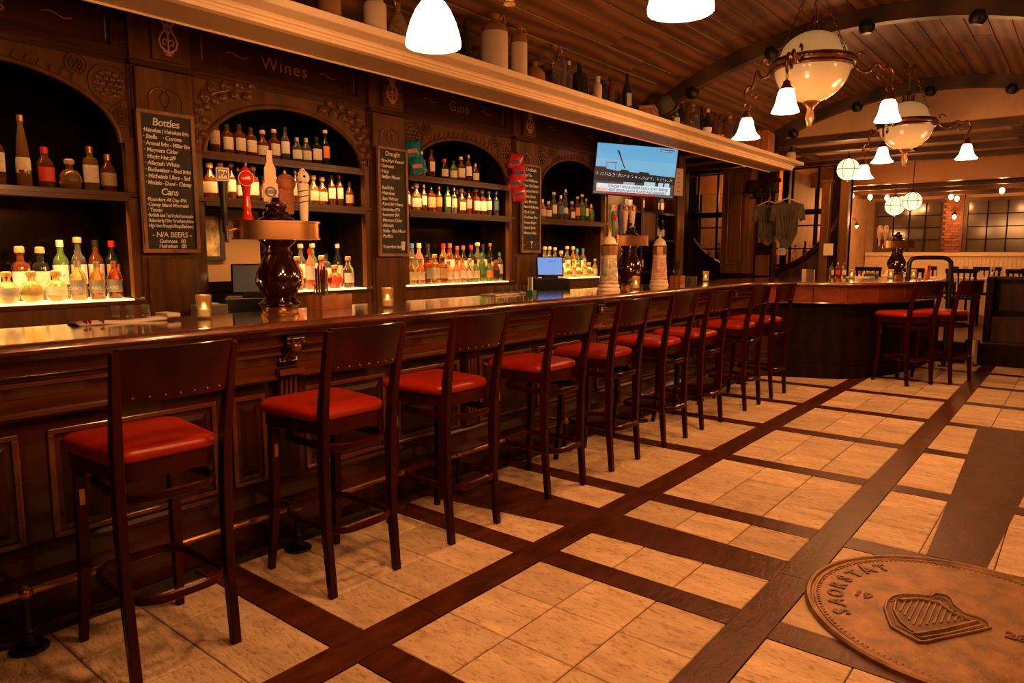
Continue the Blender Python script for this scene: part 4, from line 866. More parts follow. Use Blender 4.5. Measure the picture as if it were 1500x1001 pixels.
MB_ = MB().box(-4.38, -3.97, 2.35, 2.80, .941, 1.018); o = MB_.build('receipt_printer', mat('grey_plastic', (.22, .19, .16), .5), None, bevel=.01); tag(o, 'grey plastic box unit under the unlit till', 'printer')
t = thing('card_reader', 'small grey counter box with a paper slip left of the unlit till', 'printer', (-4.15, 2.36 - .16, .941))
MB().box(-.08, .08, -.10, .06, 0, .20).build('housing', mat('grey_plastic', (.22, .19, .16), .5), t, w=False, bevel=.008); MB().box(-.05, .02, -.05, .03, .20, .206).build('paper_slip', PAPER, t, w=False)
# mirror reflection of a framed print and tan wall, built as solid parts
t = thing('reflected_print', 'reflection of a small dark framed print and tan wall in the second bay', 'picture', (XB + .03, 2.46, 1.45))
MB().box(XB + .012, XB + .018, 2.28, 2.95, 1.25, 1.76).build('reflected_wall', mat('reflected_wall_tan', (.17, .095, .04), .6), t)
m = MB(); 
for a in ((2.36, 2.66, 1.40, 1.43), (2.36, 2.66, 1.71, 1.74), (2.36, 2.39, 1.43, 1.71), (2.63, 2.66, 1.43, 1.71)): m.box(XB + .018, XB + .045, *a)
m.build('picture_frame', BLK, t); MB().box(XB + .02, XB + .03, 2.39, 2.63, 1.43, 1.71).build('print', mat('print_art', (.50, .36, .18), .5, kind='noise', scale=14, amt=.6, col2=(.04, .03, .02)), t)

# ================================================================ BEER TOWERS
BT = 1.1205
def tower(x, y, rz, label, s=1.0, full=True):
    t = thing('beer_tower', label, 'beer tower', (x, y, BT), rz, 'beer towers')
    q = lambda pr, nm, m_, n=24, **k: MB().lathe(pr, n, **k).build(nm, m_, t, smooth=True, w=False, ang=50)
    q([(0, 0), (.098, 0), (.098, .012), (.092, .016), (.092, .050), (.096, .054), (0, .055)], 'collar', COPPER)
    q([(.05, .054), (.10, .06), (.108, .07), (.09, .08), (.075, .10), (.095, .13), (.115, .17), (.118, .20), (.108, .24), (.085, .29), (.066, .32), (.075, .335), (.068, .345), (.062, .36), (.085, .385), (.10, .40), (.10, .41), (0, .41)], 'ceramic_body', CER, 32)
    # oval copper ring along local Y
    def oval(a, b, n=40): return [(b * math.cos(2 * PI * i / n) * (1 if 1 else 0), a * math.sin(2 * PI * i / n)) for i in range(n)]
    def sup(a, b, n=40, e=2.6): 
        P = []
        for i in range(n):
            c, s_ = math.cos(2 * PI * i / n), math.sin(2 * PI * i / n); k = (abs(c) ** e + abs(s_) ** e) ** (-1 / e); P.append((b * c * k, a * s_ * k))
        return P
    m = MB(); A = sup(.215, .095); B_ = sup(.222, .101)
    m.prism(A, .408, .488); rg = m.build('copper_ring', COPPER, t, smooth=True, w=False, ang=30)
    m = MB(); m.prism(B_, .485, .495); m.prism(B_, .400, .408); m.build('ring_lip', COPPER, rg, smooth=True, w=False, ang=30)
    q([(0, .494), (.085, .495), (.092, .503), (.08, .512), (.062, .518), (.068, .53), (.062, .542), (.045, .548), (.056, .565), (.052, .58), (.03, .59), (.022, .60), (.018, .615), (0, .62)], 'ceramic_crown', CER, 28)
    m = MB(); m.tube([(.05, -.20, .45), (.10, -.25, .44)], .008, 8); m.tube([(.10, -.25, .46), (.10, -.25, .40), (.105, -.25, .385)], .010, 8); m.build('tap_spout', CHROME, rg, smooth=True, w=False)
    if not full: 
        return t
    hs = [(.08, -.255, 'black'), (.04, -.145, 'red'), (-.03, -.02, 'cream'), (-.05, .06, 'rust'), (.03, .135, 'ball')]
    for hx, hy, kd in hs:
        z0 = .43 if kd == 'black' else .495
        if kd == 'black':
            h = MB().lathe([(0, z0), (.010, z0), (.014, z0 + .03), (.010, z0 + .06), (.018, z0 + .09), (.016, z0 + .11), (.024, z0 + .25), (0, z0 + .25)], 14, (hx, hy, 0)).build('tap_handle', BLK, t, smooth=True, w=False)
            MB().box(hx - .024, hx + .024, hy - .030, hy + .030, z0 + .25, z0 + .315).build('badge', PAPER, h, w=False, bevel=.002)
            MB().box(hx + .0242, hx + .0246, hy - .024, hy + .024, z0 + .257, z0 + .308).build('badge_border', mat('navy', (.03, .04, .10), .4), h, w=False)
            MB().box(hx + .0247, hx + .025, hy - .021, hy + .021, z0 + .261, z0 + .304).build('badge_field', PAPER, h, w=False)
            text('IPA', .034, mat('navy', (.03, .04, .1), .4), h, (hx + .0253, hy, z0 + .272), (0, 1, 0), (0, 0, 1), align='CENTER', w=False, bold=.001)
        elif kd == 'red':
            rd = mat('red_enamel', (.62, .02, .02), .2, coat=.8)
            h = MB().lathe([(0, z0), (.030, z0), (.032, z0 + .008), (.024, z0 + .02), (.020, z0 + .05), (.024, z0 + .07), (.017, z0 + .09), (.018, z0 + .14), (.024, z0 + .17), (.03, z0 + .20), (.024, z0 + .25), (.010, z0 + .265), (0, z0 + .27)], 18, (hx, hy, 0)).build('tap_handle', rd, t, smooth=True, w=False)
            MB().lathe([(0, .020), (.036, .020), (.037, .028), (.030, .034), (0, .036)], 24, (hx, hy, z0 + .205), axis='x').build('round_badge', rd, h, smooth=True, w=False)
            MB().lathe([(.035, .0285), (.038, .0285), (.038, .032), (.035, .033)], 24, (hx, hy, z0 + .205), axis='x').build('badge_rim', PAPER, h, w=False)
            text('HARP', .018, PAPER, h, (hx + .0365, hy, z0 + .198), (0, 1, 0), (0, 0, 1), align='CENTER', w=False, bold=.0006)
            MB().lathe([(0, z0 + .27), (.008, z0 + .27), (.008, z0 + .285), (0, z0 + .29)], 10, (hx, hy, 0)).build('tip', CHROME, h, w=False)
        elif kd == 'cream':
            h = MB().prism([(-.036, z0 + .10), (.036, z0 + .10), (.036, z0 + .19), (.028, z0 + .20), (.028, z0 + .27), (.015, z0 + .30), (.012, z0 + .36), (-.012, z0 + .36), (-.015, z0 + .30), (-.028, z0 + .27), (-.028, z0 + .20), (-.036, z0 + .19)], hx - .012, hx + .012, lambda a, b, g: (g, hy + a, b)).build('tap_handle', mat('cream_enamel', (.72, .55, .34), .35), t, w=False)
            MB().lathe([(.020, .0125), (.028, .0125), (.028, .0145), (.020, .0145)], 20, (hx, hy, z0 + .15), axis='x').build('ring_badge', mat('navy', (.03, .04, .1), .4), h, w=False)
            MB().box(hx + .012, hx + .015, hy - .030, hy + .030, z0 + .142, z0 + .16).build('name_bar', mat('navy', (.03, .04, .1), .4), h, w=False)
            text('ALLY', .015, PAPER, h, (hx + .0155, hy, z0 + .146), (0, 1, 0), (0, 0, 1), align='CENTER', w=False)
            MB().box(hx - .006, hx + .006, hy - .012, hy + .012, z0, z0 + .10).build('shank', CHROME, h, w=False)
        elif kd == 'rust':
            h = MB().blob((hx, hy, z0 + .20), (.030, .052, .050), 18, 12); h.box(hx - .02, hx + .02, hy - .036, hy + .036, z0 + .04, z0 + .17); h.build('tap_handle', mat('rust_plastic', (.42, .13, .05), .6, kind='noise', scale=60, amt=.3, bump=.4), t, smooth=True, w=False)
        else:
            h = MB().lathe([(0, z0 - .01), (.020, z0 - .01), (.022, z0 + .02), (.028, z0 + .15), (.030, z0 + .19), (.018, z0 + .20), (0, z0 + .20)], 16, (hx, hy, 0)).build('tap_handle', PAPER, t, smooth=True, w=False)
            for k in range(3): MB().tube([(hx + (.0255 + .001 * k) * math.cos(a), hy + (.0255 + .001 * k) * math.sin(a), z0 + .10 + .028 * k + .006 * math.sin(a)) for a in [2 * PI * i / 16 for i in range(16)]], .0028, 5, closed=True).build('green_band', mat('dark_green', (.04, .14, .05), .4), h, w=False)
            bl = MB().blob((hx + .0, hy, z0 + .225), (.036, .036, .036), 16, 12).build('ball', PAPER, h, smooth=True, w=False)
            m = MB()
            for a, b in ((.1, .1), (1.2, .35), (-1.1, .3), (.3, 1.15), (.5, -.95), (-.6, -.8), (2.3, 0)): 
                d = Vector((math.cos(b) * math.cos(a), math.cos(b) * math.sin(a), math.sin(b))); m.blob((hx + d.x * .031, hy + d.y * .031, z0 + .225 + d.z * .031), (.0085, .0085, .0085), 6, 5)
            m.build('ball_patch', BLK, bl, w=False)
            MB().lathe([(0, z0 + .27), (.018, z0 + .255), (.012, z0 + .268), (0, z0 + .275)], 10, (hx, hy, 0)).build('cap', PAPER, h, w=False)
    return t
tower(-3.30, 2.12, -.45, 'dark ceramic beer tower with copper ring and five tap handles, nearest of three')
t2 = tower(-3.42, 5.98, -.30, 'dark ceramic beer tower between the two decorated steins, middle of three', full=False)
for hx, hy, c in ((-.03, -.20, (.75, .50, .30)), (.0, -.12, (.05, .06, .25)), (.0, -.06, (.70, .48, .28)), (.0, .03, (.72, .55, .36))):
    h = MB().lathe([(0, .49), (.012, .49), (.016, .56), (.026, .66), (.030, .72), (.022, .78), (0, .79)], 14, (hx, hy, 0)).build('tap_handle', mat('tap_paint_%d' % int(c[0] * 100 + c[2] * 10), c, .35), t2, smooth=True, w=False)
    MB().lathe([(.018, .024), (.028, .024), (.028, .03), (.018, .03)], 16, (hx, hy, .75), axis='x').build('ring_badge', PAPER if hy < -.15 else BRASS, h, w=False)
MB().box(-.01, .01, -.26, -.24, .46, .50).build('tap_stem', CHROME, t2, w=False)
h = MB().lathe([(0, .49), (.010, .49), (.012, .56), (.024, .72), (.020, .76), (0, .77)], 12, (.06, -.26, -.05)).build('tap_handle', mat('green_enamel', (.06, .22, .08), .4), t2, smooth=True, w=False)
MB().prism([(.035 * (1 if k % 2 else .45) * math.cos(k * PI / 5 + .3), .035 * (1 if k % 2 else .45) * math.sin(k * PI / 5 + .3)) for k in range(10)], .082, .090, lambda a, b, g: (g, -.26 + a, .66 + b)).build('star_badge', mat('red_enamel', (.62, .02, .02), .2), h, w=False)
t3 = tower(-2.03, 10.72, -.9, 'dark ceramic beer tower standing on the curved bar end, farthest of three', full=False)
for hx, hy in ((.02, -.26), (.06, -.20)):
    h = MB().lathe([(0, .43), (.012, .43), (.012, .50), (.03, .56), (.034, .62), (.026, .68), (.012, .70), (0, .70)], 12, (hx, hy, 0)).build('tap_handle', mat('tap_cream', (.6, .38, .2), .4), t3, smooth=True, w=False)
    MB().lathe([(0, .03), (.024, .03), (.026, .034), (0, .036)], 16, (hx, hy, .63), axis='x').build('round_badge', PAPER, h, w=False)

# decorated stein towers
def stein(x, y, label, tint):
    t = thing('stein_tower', label, 'stein', (x, y, BT), R.uniform(-.2, .2), 'decorated stein towers')
    cm = mat('stein_cream', (.85, .70, .50), .3, coat=.4)
    MB().lathe([(0, 0), (.098, 0), (.10, .01), (.088, .03), (.094, .045), (.082, .06), (0, .062)], 28, wob=lambda a, z: .03 * math.cos(10 * a)).build('foot', cm, t, smooth=True, w=False)
    pr = [(.080, .060), (.079, .10), (.070, .25), (.064, .30), (.068, .305), (.066, .315)]
    m = MB().lathe(pr, 28); m.build('painted_body', mat('stein_paint_' + tint, (.88, .74, .55), .3, coat=.4, kind='noise', scale=34, amt=.5, col2={'green': (.13, .17, .09), 'pink': (.55, .12, .10)}[tint]), t, smooth=True, w=False)
    for z in (.075, .29): MB().lathe([(.083 - (z > .2) * .016, z), (.085 - (z > .2) * .016, z + .006), (.083 - (z > .2) * .016, z + .012)], 28).build('band', cm, t, smooth=True, w=False)
    MB().lathe([(.066, .315), (.074, .32), (.075, .395), (.068, .405), (0, .406)], 8).build('faceted_collar', COPPER, t, w=False)
    MB().lathe([(.070, .405), (.072, .412), (.060, .42), (.056, .445), (.040, .468), (.018, .478), (.010, .49), (.014, .50), (.006, .515), (.004, .54), (0, .545)], 24).build('domed_lid', cm, t, smooth=True, w=False)
    return t
stein(-3.27, 5.37, 'tall decorated cream and green stein tower left of the middle beer tower', 'green')
stein(-3.42, 6.60, 'tall decorated cream and pink stein tower right of the middle beer tower', 'pink')

# candles
def candle(x, y, label, z=BT, s=1.0, lit=True):
    t = thing('candle_glass', label, 'candle', (x, y, z), R.uniform(0, 3), 'candles in cut glass holders'); t.scale = (s, s, s)
    MB().lathe([(0, .002), (.030, 0), (.036, .004), (.037, .12), (.034, .12), (.033, .012), (0, .010)], 24, wob=lambda a, z: .018 * math.cos(12 * a) * math.cos(z * 160)).build('glass_holder', VGLASS, t, smooth=True, w=False)
    w_ = MB().lathe([(0, .012), (.026, .012), (.026, .045), (0, .043)], 16).build('wax', WAX, t, smooth=True, w=False)
    MB().lathe([(0, .046), (.004, .05), (.0065, .058), (.004, .07), (0, .082)], 10).build('flame', FLAME, w_, smooth=True, w=False)
    light('candle_lamp', 'POINT', (x, y, z + .14), .5, color=(1, .5, .16), size=.02)
for x, y, lb in ((-3.48, 1.80, 'lit candle in cut glass on the bar left of the first beer tower'), (-3.32, 2.88, 'lit candle in cut glass on the bar between the first two bay posts'), (-3.24, 5.80, 'lit candle in glass in front of the middle beer tower'), (-3.50, 7.92, 'lit candle in glass on the bar near its corner, before the panelled column'),
              (-2.42, 10.05, 'lit candle in glass on the curved bar end, left of the farthest tower'), (-2.03, 10.42, 'lit candle in glass right in front of the farthest beer tower'), (-1.80, 10.62, 'lit candle in glass at the right end of the curved bar')): candle(x, y, lb)

# straw boxes, glasses, napkins
def straws(x, y, n, label, k=1.0):
    t = thing('straw_caddy', label, 'straw box', (x, y, BT), .2)
    m = MB(); a, b = .09 * k, .13 * k
    m.box(-.06, .06, -b, b, 0, .01); m.box(-.06, -.05, -b, b, .01, .085); m.box(.05, .06, -b, b, .01, .085); m.box(-.05, .05, -b, -b + .01, .01, .085); m.box(-.05, .05, b - .01, b, .01, .085)
    m.build('wooden_box', mat('red_brown_wood', (.42, .14, .05), .35, kind='wood', scale=14, amt=.25), t, w=False)
    g = MB().lathe([(0, .012), (.036, .012), (.042, .15), (.039, .15), (.034, .02), (0, .02)], 16, (0, -b + .06, 0)).build('tumbler', GLS, t, smooth=True, w=False)
    for i in range(n):
        an = i * 2.4; r = .030 * math.sqrt((i + .5) / n); MB().tube([(r * math.cos(an), -b + .06 + r * math.sin(an), .02), (r * 1.25 * math.cos(an), -b + .06 + r * 1.3 * math.sin(an), .245 + .012 * math.sin(i * 5))], .0026, 6).build('straw', BLK, g, w=False)
straws(-3.52, 2.60, 18, 'wooden box of black straws on the bar right of the first beer tower')
straws(-3.52, 7.22, 16, 'small wooden straw box on the bar right of the pink stein', .75)
def tumblers(pts, grp, lab, s=1.0):
    me = MB().lathe([(0, .004), (.030, 0), (.034, .004), (.036, .085), (.033, .085), (.030, .010), (0, .010)], 14, wob=lambda a, z: .02 * math.cos(7 * a)).mesh('tumbler', GLS, True)
    for i, p in enumerate(pts):
        o = bpy.data.objects.new('tumbler', me); COL.objects.link(o); o.location = p; o.scale = (s, s, s); tag(o, lab + ', %s from left' % ORD[i], 'glass', grp)
nap = thing('folded_napkin', 'folded white napkin with red stripes at the back edge of the bar', 'napkin', (-3.61, 1.46, BT), 0)
m = MB(); n = 12; v = []; f = []
for i in range(n + 1):
    for j in range(4): u = i / n; v.append((-.07 + j * .05, -.22 + u * .42, .004 + .012 * math.sin(j * .9) + (.020 if i == n else 0) + .004 * math.sin(u * 9)))
for i in range(n):
    for j in range(3): f.append((i * 4 + j, i * 4 + 4 + j, i * 4 + 5 + j, i * 4 + 1 + j))
o = m.add(v, f).build('linen', NAPK, nap, smooth=True, w=False); o.modifiers.new('s', 'SOLIDIFY').thickness = .012
for y in (-.19, -.175, -.12): MB().box(.045, .09, y - .002, y + .002, .01, .026).build('stripe', STRIPE, nap, w=False)
m = MB().box(-.05, .09, .17, .24, .012, .034); m.build('linen_fold', NAPK, nap, w=False, bevel=.008)
tumblers([(-3.64, 1.44, BT + .025), (-3.65, 1.51, BT + .025), (-3.64, 1.58, BT + .025), (-3.57, 1.475, BT + .025), (-3.57, 1.55, BT + .025)], 'cut glasses standing on the folded napkin', 'small cut glass upturned on the folded striped napkin', .62)
nap = thing('folded_towel', 'flat white towel under upturned glasses at the back of the bar', 'napkin', (-3.62, 4.42, BT), 0)
MB().box(-.08, .08, -.26, .26, 0, .012).build('linen', NAPK, nap, w=False, bevel=.004)
tumblers([(-3.67 + .075 * (k % 2), 4.24 + .052 * k, BT + .0125) for k in range(8)], 'upturned glasses on the flat towel', 'small cut glass upturned on the flat white towel', .68)
tumblers([(-3.60 + .06 * (k % 3), 7.50 + .075 * (k // 3), BT) for k in range(6)], 'small glasses clustered before the bar corner', 'small clear glass clustered behind the far straw box', .8)
bx = thing('menu_stand', 'green and cream menu card in a clear stand left of the blue till', 'menu holder', (-3.46, 4.50, BT), .2)
MB().box(-.012, .0, -.036, .036, 0, .14).build('card', PAPER, bx, w=False); MB().box(.0, .006, -.036, .0, .0, .14).build('green_strip', mat('green_card', (.05, .18, .12), .3), bx, w=False); MB().box(-.03, .03, -.04, .04, 0, .035).build('base', mat('green_card', (.05, .18, .12), .3), bx, w=False)
# things on the curved end
cd_ = thing('white_card', 'blank white folded card on the curved bar by the round window', 'card', (-2.92, 9.98, BT), .55)
MB().box(-.008, .0, -.20, .20, 0, .115).build('front_leaf', PAPER, cd_, w=False); MB().box(-.06, -.008, .185, .2, 0, .115).build('side_leaf', PAPER, cd_, w=False)
for i, (x, y, g, l, c, lb) in enumerate(((-2.78, 10.45, 'clear', 'cream', 'black', 'clear sauce bottle with cream label beside the white card'), (-2.72, 10.52, 'amber', 'red', 'gold', 'red-labelled sauce bottle, middle of the three by the white card'), (-2.66, 10.6, 'clear', 'cream', 'red', 'small pale sauce bottle, rightmost of three by the white card'))):
    bottle(x, y, BT, 'short', g, l, c, lb, 'sauce bottles beside the white card', 1.0)
menu = thing('menu_pile', 'loose printed menus lying flat on the curved bar end', 'menus', (-2.45, 10.55, BT), .3)
MB().box(-.16, .12, -.22, .16, 0, .006).build('sheet', PAPER, menu, w=False); MB().box(-.05, .20, -.05, .25, .006, .010).build('sheet', PAPER, menu, w=False)
o = MB().lathe([(0, 0), (.030, 0), (.034, .17), (.036, .172), (0, .174)], 4).build('wrapped_cup', mat('pink_gingham', (.72, .20, .13), .6), None, smooth=False); o.location = (-1.66, 10.75, BT); tag(o, 'tapered pink paper holder beside the black pipe rail', 'paper holder')
o = thing('fruit_tray', 'black garnish tray with clutter left of the farthest beer tower', 'tray', (-2.36, 10.84, BT), .2)
MB().box(-.09, .09, -.15, .15, 0, .05).build('tray', BLK, o, w=False, bevel=.006); MB().blob((0, -.05, .055), (.05, .06, .025)).build('garnish', mat('garnish', (.4, .28, .1), .6), o, smooth=True, w=False)
# black pipe rail at the bar end
pr = thing('pipe_rail', 'thick black bent pipe rail closing off the far end of the bar', 'rail', (-1.36, 10.3, 0))
P = [(-1.62, 10.98, 1.41)] ; 
pts = [(-1.80, 10.2, 1.395), (-1.50, 10.42, 1.395)] + [(-1.40 + .0, 10.50, 1.375), (-1.365, 10.53, 1.34), (-1.355, 10.54, 1.28), (-1.355, 10.54, .02)]
pts = [(-1.80, 10.26, 1.12), (-1.795, 10.26, 1.33), (-1.77, 10.28, 1.38), (-1.72, 10.31, 1.395), (-1.46, 10.47, 1.395), (-1.41, 10.50, 1.38), (-1.375, 10.525, 1.34), (-1.37, 10.53, 1.28), (-1.37, 10.53, .02)]
MB().tube(pts, .028, 10).build('bent_pipe', BLK, pr, smooth=True)
MB().lathe([(0, 0), (.07, 0), (.07, .012), (.04, .02), (0, .02)], 16, (-1.37, 10.53, .0)).build('floor_flange', BLK, pr, smooth=True)

# ================================================================ TELEVISION
tv = thing('television', 'flat screen television tuned to a news broadcast hanging over the bar', 'television', (-3.98, 7.07, 2.355), -.67)
TW_, TH_ = .94, .535
Mt = Matrix.Rotation(math.radians(-2.5), 4, 'X') @ Matrix.Rotation(math.radians(7), 4, 'Y')
MB().box(-.05, 0, -TW_ / 2 - .012, TW_ / 2 + .012, -TH_ / 2 - .016, TH_ / 2 + .012).xf(Mt).build('housing', BLK, tv, w=False, bevel=.004)
MB().bar((-.06, 0, .1), (-.16, 0, .56), .05, .03).build('mount_arm', BLK, tv, w=False)
def em(n, c, s=1.0): return mat('tv_' + n, (.01, .01, .01), .3, emit=c, estr=s)
def scr(nm, poly, m_, lay, par): return MB().prism([(y * TW_ - TW_ / 2, TH_ / 2 - z * TH_) for y, z in poly], .001 + lay * .0004, .0012 + lay * .0004, lambda a, b, g: (g, a, b)).xf(Mt).build(nm, m_, par, w=False)
def rc(a, b, c, d): return [(a, b), (c, b), (c, d), (a, d)]
sk = scr('screen', rc(0, 0, 1, 1), em('sky', (.16, .42, .62)), 0, tv)
scr('screen_sky', rc(0, 0, 1, .30), em('sky_high', (.12, .38, .62)), 1, sk)
scr('screen_horizon', [(0, .46), (.12, .46), (.14, .50), (.30, .53), (.32, .49), (.40, .50), (.42, .53), (.54, .54), (.55, .51), (.66, .52), (.68, .56), (1, .58), (1, 1), (0, 1)], em('bank', (.010, .011, .014)), 2, sk)
scr('screen_ground', rc(0, .74, 1, 1), em('grey', (.045, .05, .06)), 3, sk)
m = MB(); rr = random.Random(3)
for k in range(120):
    a = rr.random(); z = .595 + .045 * a + rr.uniform(-.03, .03); s = rr.uniform(.003, .007)
    m.prism([((u) * TW_ - TW_ / 2, TH_ / 2 - v * TH_) for u, v in rc(a * .98, z, a * .98 + s, z + s * 2.4)], .0022, .0024, lambda a_, b, g: (g, a_, b))
o = m.xf(Mt).build('screen_crowd', em('crowd', (.62, .70, .80)), sk, w=False); o['kind'] = 'stuff'
scr('screen_crane', [(.245, .11), (.27, .12), (.365, .47), (.355, .48)], em('bank', (.010, .011, .014)), 3, sk)
for a, b in ((.13, .46), (.24, .46)): scr('screen_mast', rc(a, .36, a + .006, .5), em('steel', (.06, .12, .18)), 3, sk)
scr('screen_mast', rc(.12, .36, .26, .38), em('steel', (.06, .12, .18)), 3, sk)
for a in (.62, .80, .88): scr('screen_tent', rc(a, .71, a + (.14 if a < .7 else .06), .82), em('tent', (.36, .62, .66)), 4, sk)
scr('screen_tent', rc(.36, .74, .50, .80), em('tent2', (.35, .40, .45)), 4, sk)
scr('screen_banner', rc(.03, .79, .96, .95), em('white', (.70, .74, .76)), 5, sk)
scr('screen_tag', rc(.03, .885, .155, .955), em('orange', (.75, .32, .09)), 6, sk)
scr('screen_strip', rc(0, .955, 1, 1), em('lowgrey', (.12, .13, .15)), 5, sk)
scr('screen_strip', rc(.16, .955, .78, 1), em('red', (.42, .04, .05)), 6, sk)
scr('screen_date_box', rc(.78, .035, .965, .085), em('navy', (.02, .05, .12)), 5, sk)
n3 = Mt.to_3x3()
def tt(s, y, z, sz, m_, wmax=None):
    o = text(s, sz, m_, sk, n3 @ Vector((.0045, y * TW_ - TW_ / 2, TH_ / 2 - z * TH_)), n3 @ Vector((0, 1, 0)), n3 @ Vector((0, 0, 1)), w=False, name='caption', bold=.0004)
    if wmax:
        ys_ = [v.co.y for v in o.data.vertices]; a = min(ys_); k = wmax * TW_ / (max(ys_) - a)
        for v in o.data.vertices: v.co.y = a + (v.co.y - a) * k
tt('CONCERT VENUE UNDER KOSCIUSZKO BRIDGE', .17, .862, .0385, BLK, .755); tt('HELPS GROW NATIVE PLANTS AND GREENERY', .17, .937, .0395, BLK, .745)
tt('FEBRUARY 24, 2021', .79, .077, .020, em('white', (.70, .74, .76))); tt('NEWS', .045, .945, .034, em('white', (.70, .74, .76)))

# ================================================================ OVERHEAD SHELF
os_ = thing('overhead_shelf', 'long cream painted overhead shelf with stepped moulding above the bar', 'shelf', (-3.0, 4.0, 2.45))
SE = 9.25
pr = [(-2.85, 2.566), (-2.85, 2.534), (-2.856, 2.530), (-2.960, 2.530), (-2.968, 2.522), (-2.968, 2.512), (-2.980, 2.508), (-2.980, 2.498), (-2.986, 2.494), (-2.986, 2.480), (-3.03, 2.480), (-3.03, 2.566)]
m = MB(); m.prism(pr, -1.6, SE - .0, lambda a, b, h: (a, h, b)); m.build('moulded_front', CREAM, os_)
MB().box(-3.25, -3.03, -1.6, SE - .06, 2.480, 2.50).build('soffit', SOFF, os_)
MB().box(-3.36, -3.03, -1.6, SE - .02, 2.540, 2.566).build('shelf_board', CREAM, os_)
MB().box(-3.27, -3.25, -1.6, SE - .06, 2.474, 2.54).build('back_rail', SOFF, os_)
MB().tube([(-3.256, -1.6, 2.476), (-3.256, SE - .06, 2.476)], .007, 6).build('bead', CREAM, os_, smooth=True)
MB().box(-3.27, -3.0, SE - .05, SE - .03, 2.482, 2.54).build('end_board', CREAM, os_)
for y in (0, 3.0, 6.2, 8.9): MB().bar((-3.30, y, 2.5), (-3.42, y, 2.70), .05, .05).build('hanger', DW, os_)
ST_ = 2.5665
def lat(name, label, cat, x, y, pr, m_, n=20, top=None, extra=None, sm=True, z=ST_, grp=None):
    t = thing(name, label, cat, (x, y, z), R.uniform(0, 1), grp)
    b = MB().lathe(pr, n).build('body', m_, t, smooth=sm, w=False)
    if top: MB().lathe(top[0], n).build(top[1], top[2], t, smooth=sm, w=False)
    if extra: extra(t)
    return t
lat('stoneware_crock', 'cream stoneware crock on the shelf, leftmost above the bar', 'crock', -3.08, 2.33, [(0, 0), (.055, 0), (.058, .01), (.058, .20), (.05, .22), (.045, .22), (.045, .02)], STONEB)
lat('stoneware_jar', 'plain cylindrical cream jar left of the big white lamp shade', 'jar', -3.05, 2.60, [(0, 0), (.060, 0), (.062, .006), (.062, .185), (.058, .195), (.05, .2), (.0, .2)], STONEW, top=([(0, .2), (.045, .2), (.045, .225), (.04, .235), (0, .235)], 'lid', STONEW))
def wk_handle(t): MB().tube([(.0, .03 * math.cos(a) * 1.1, .25 + .045 * math.sin(a)) for a in [i * 2 * PI / 14 for i in range(14)]], .005, 6, closed=True).build('handle', BRASS, t, smooth=True, w=False)
lat('wicker_flask', 'round wicker covered flask with ring handle beside the cream jar', 'flask', -3.05, 2.76, [(0, 0), (.05, 0), (.066, .04), (.062, .10), (.03, .17), (.015, .20), (.015, .24), (0, .24)], mat('wicker', (.30, .17, .07), .7, kind='noise', scale=60, amt=.5, bump=.5), extra=wk_handle)
for y, lb in ((3.20, 'dark glass bottle behind the big white lamp shade, left one'), (3.32, 'dark glass bottle left of the large stoneware jug, right one')): bottle(-3.06, y, ST_, 'tall', 'dark', None, 'black', lb, 'dark bottles left of the large jug', .95)
def jugh(s):
    def fn(t):
        h = MB().tube([(0, .036 * s, .86 * s * .42 + 0 * 1), (0, .075 * s, .40 * s), (0, .085 * s, .36 * s), (0, .07 * s, .31 * s)], .011 * s, 8); h.build('handle', STONEB, t, smooth=True, w=False)
    return fn
lat('stoneware_jug', 'large two-tone stoneware jug on the overhead shelf', 'jug', -2.985, 3.50, [(0, 0), (.082, 0), (.085, .008), (.085, .235), (.084, .24)], STONEW, 28, top=([(.085, .24), (.080, .265), (.056, .295), (.032, .312), (.026, .32), (.026, .335), (.034, .34), (.034, .35), (0, .35)], 'brown_shoulder', STONEB), extra=jugh(.9)).rotation_euler = (0, 0, -.3)
lat('stoneware_jug', 'smaller two-tone stoneware jug with loop handle, right of the large one', 'jug', -2.98, 3.74, [(0, 0), (.052, 0), (.054, .008), (.054, .225), (.053, .23)], STONEW, 24, top=([(.054, .23), (.053, .255), (.045, .285), (.026, .30), (.022, .31), (.022, .33), (0, .332)], 'brown_shoulder', STONEB), extra=lambda t: MB().tube([(0, .018, .322), (0, .05, .335), (0, .064, .31), (0, .055, .27), (0, .045, .26)], .008, 8).build('handle', STONEB, t, smooth=True, w=False)).rotation_euler = (0, 0, 0)
lat('bean_pot', 'low round brown pot between the small jug and the soda siphon', 'pot', -3.02, 3.96, [(0, 0), (.045, 0), (.075, .04), (.07, .09), (.045, .12), (.015, .14), (.015, .16), (.03, .165), (0, .17)], STONEB)
def siphon(x, y, label, col, h=.24):
    t = thing('soda_siphon', label, 'siphon', (x, y, ST_), .3)
    MB().lathe([(0, 0), (.048, 0), (.050, .006), (.050, h - .04), (.040, h - .01), (.02, h + .02), (0, h + .02)], 20, wob=lambda a, z: .03 * math.cos(12 * a)).build('ribbed_glass', col, t, smooth=True, w=False)
    MB().lathe([(.022, h + .01), (.024, h + .03), (.014, h + .045), (.012, h + .085), (0, h + .09)], 12).tube([(0, .01, h + .07), (0, .05, h + .05), (0, .056, h + .035)], .008, 8).bar((0, -.01, h + .075), (0, -.055, h + .06), .012, .006).build('spout_head', CHROME, t, smooth=True, w=False)
siphon(-3.0, 4.22, 'clear ribbed soda siphon with metal spout head on the overhead shelf', GL['clear'])
bottle(-3.02, 4.36, ST_, 'tall', 'clear', None, 'cream', 'plain clear glass bottle right of the clear soda siphon', 'shelf bottles', .85)
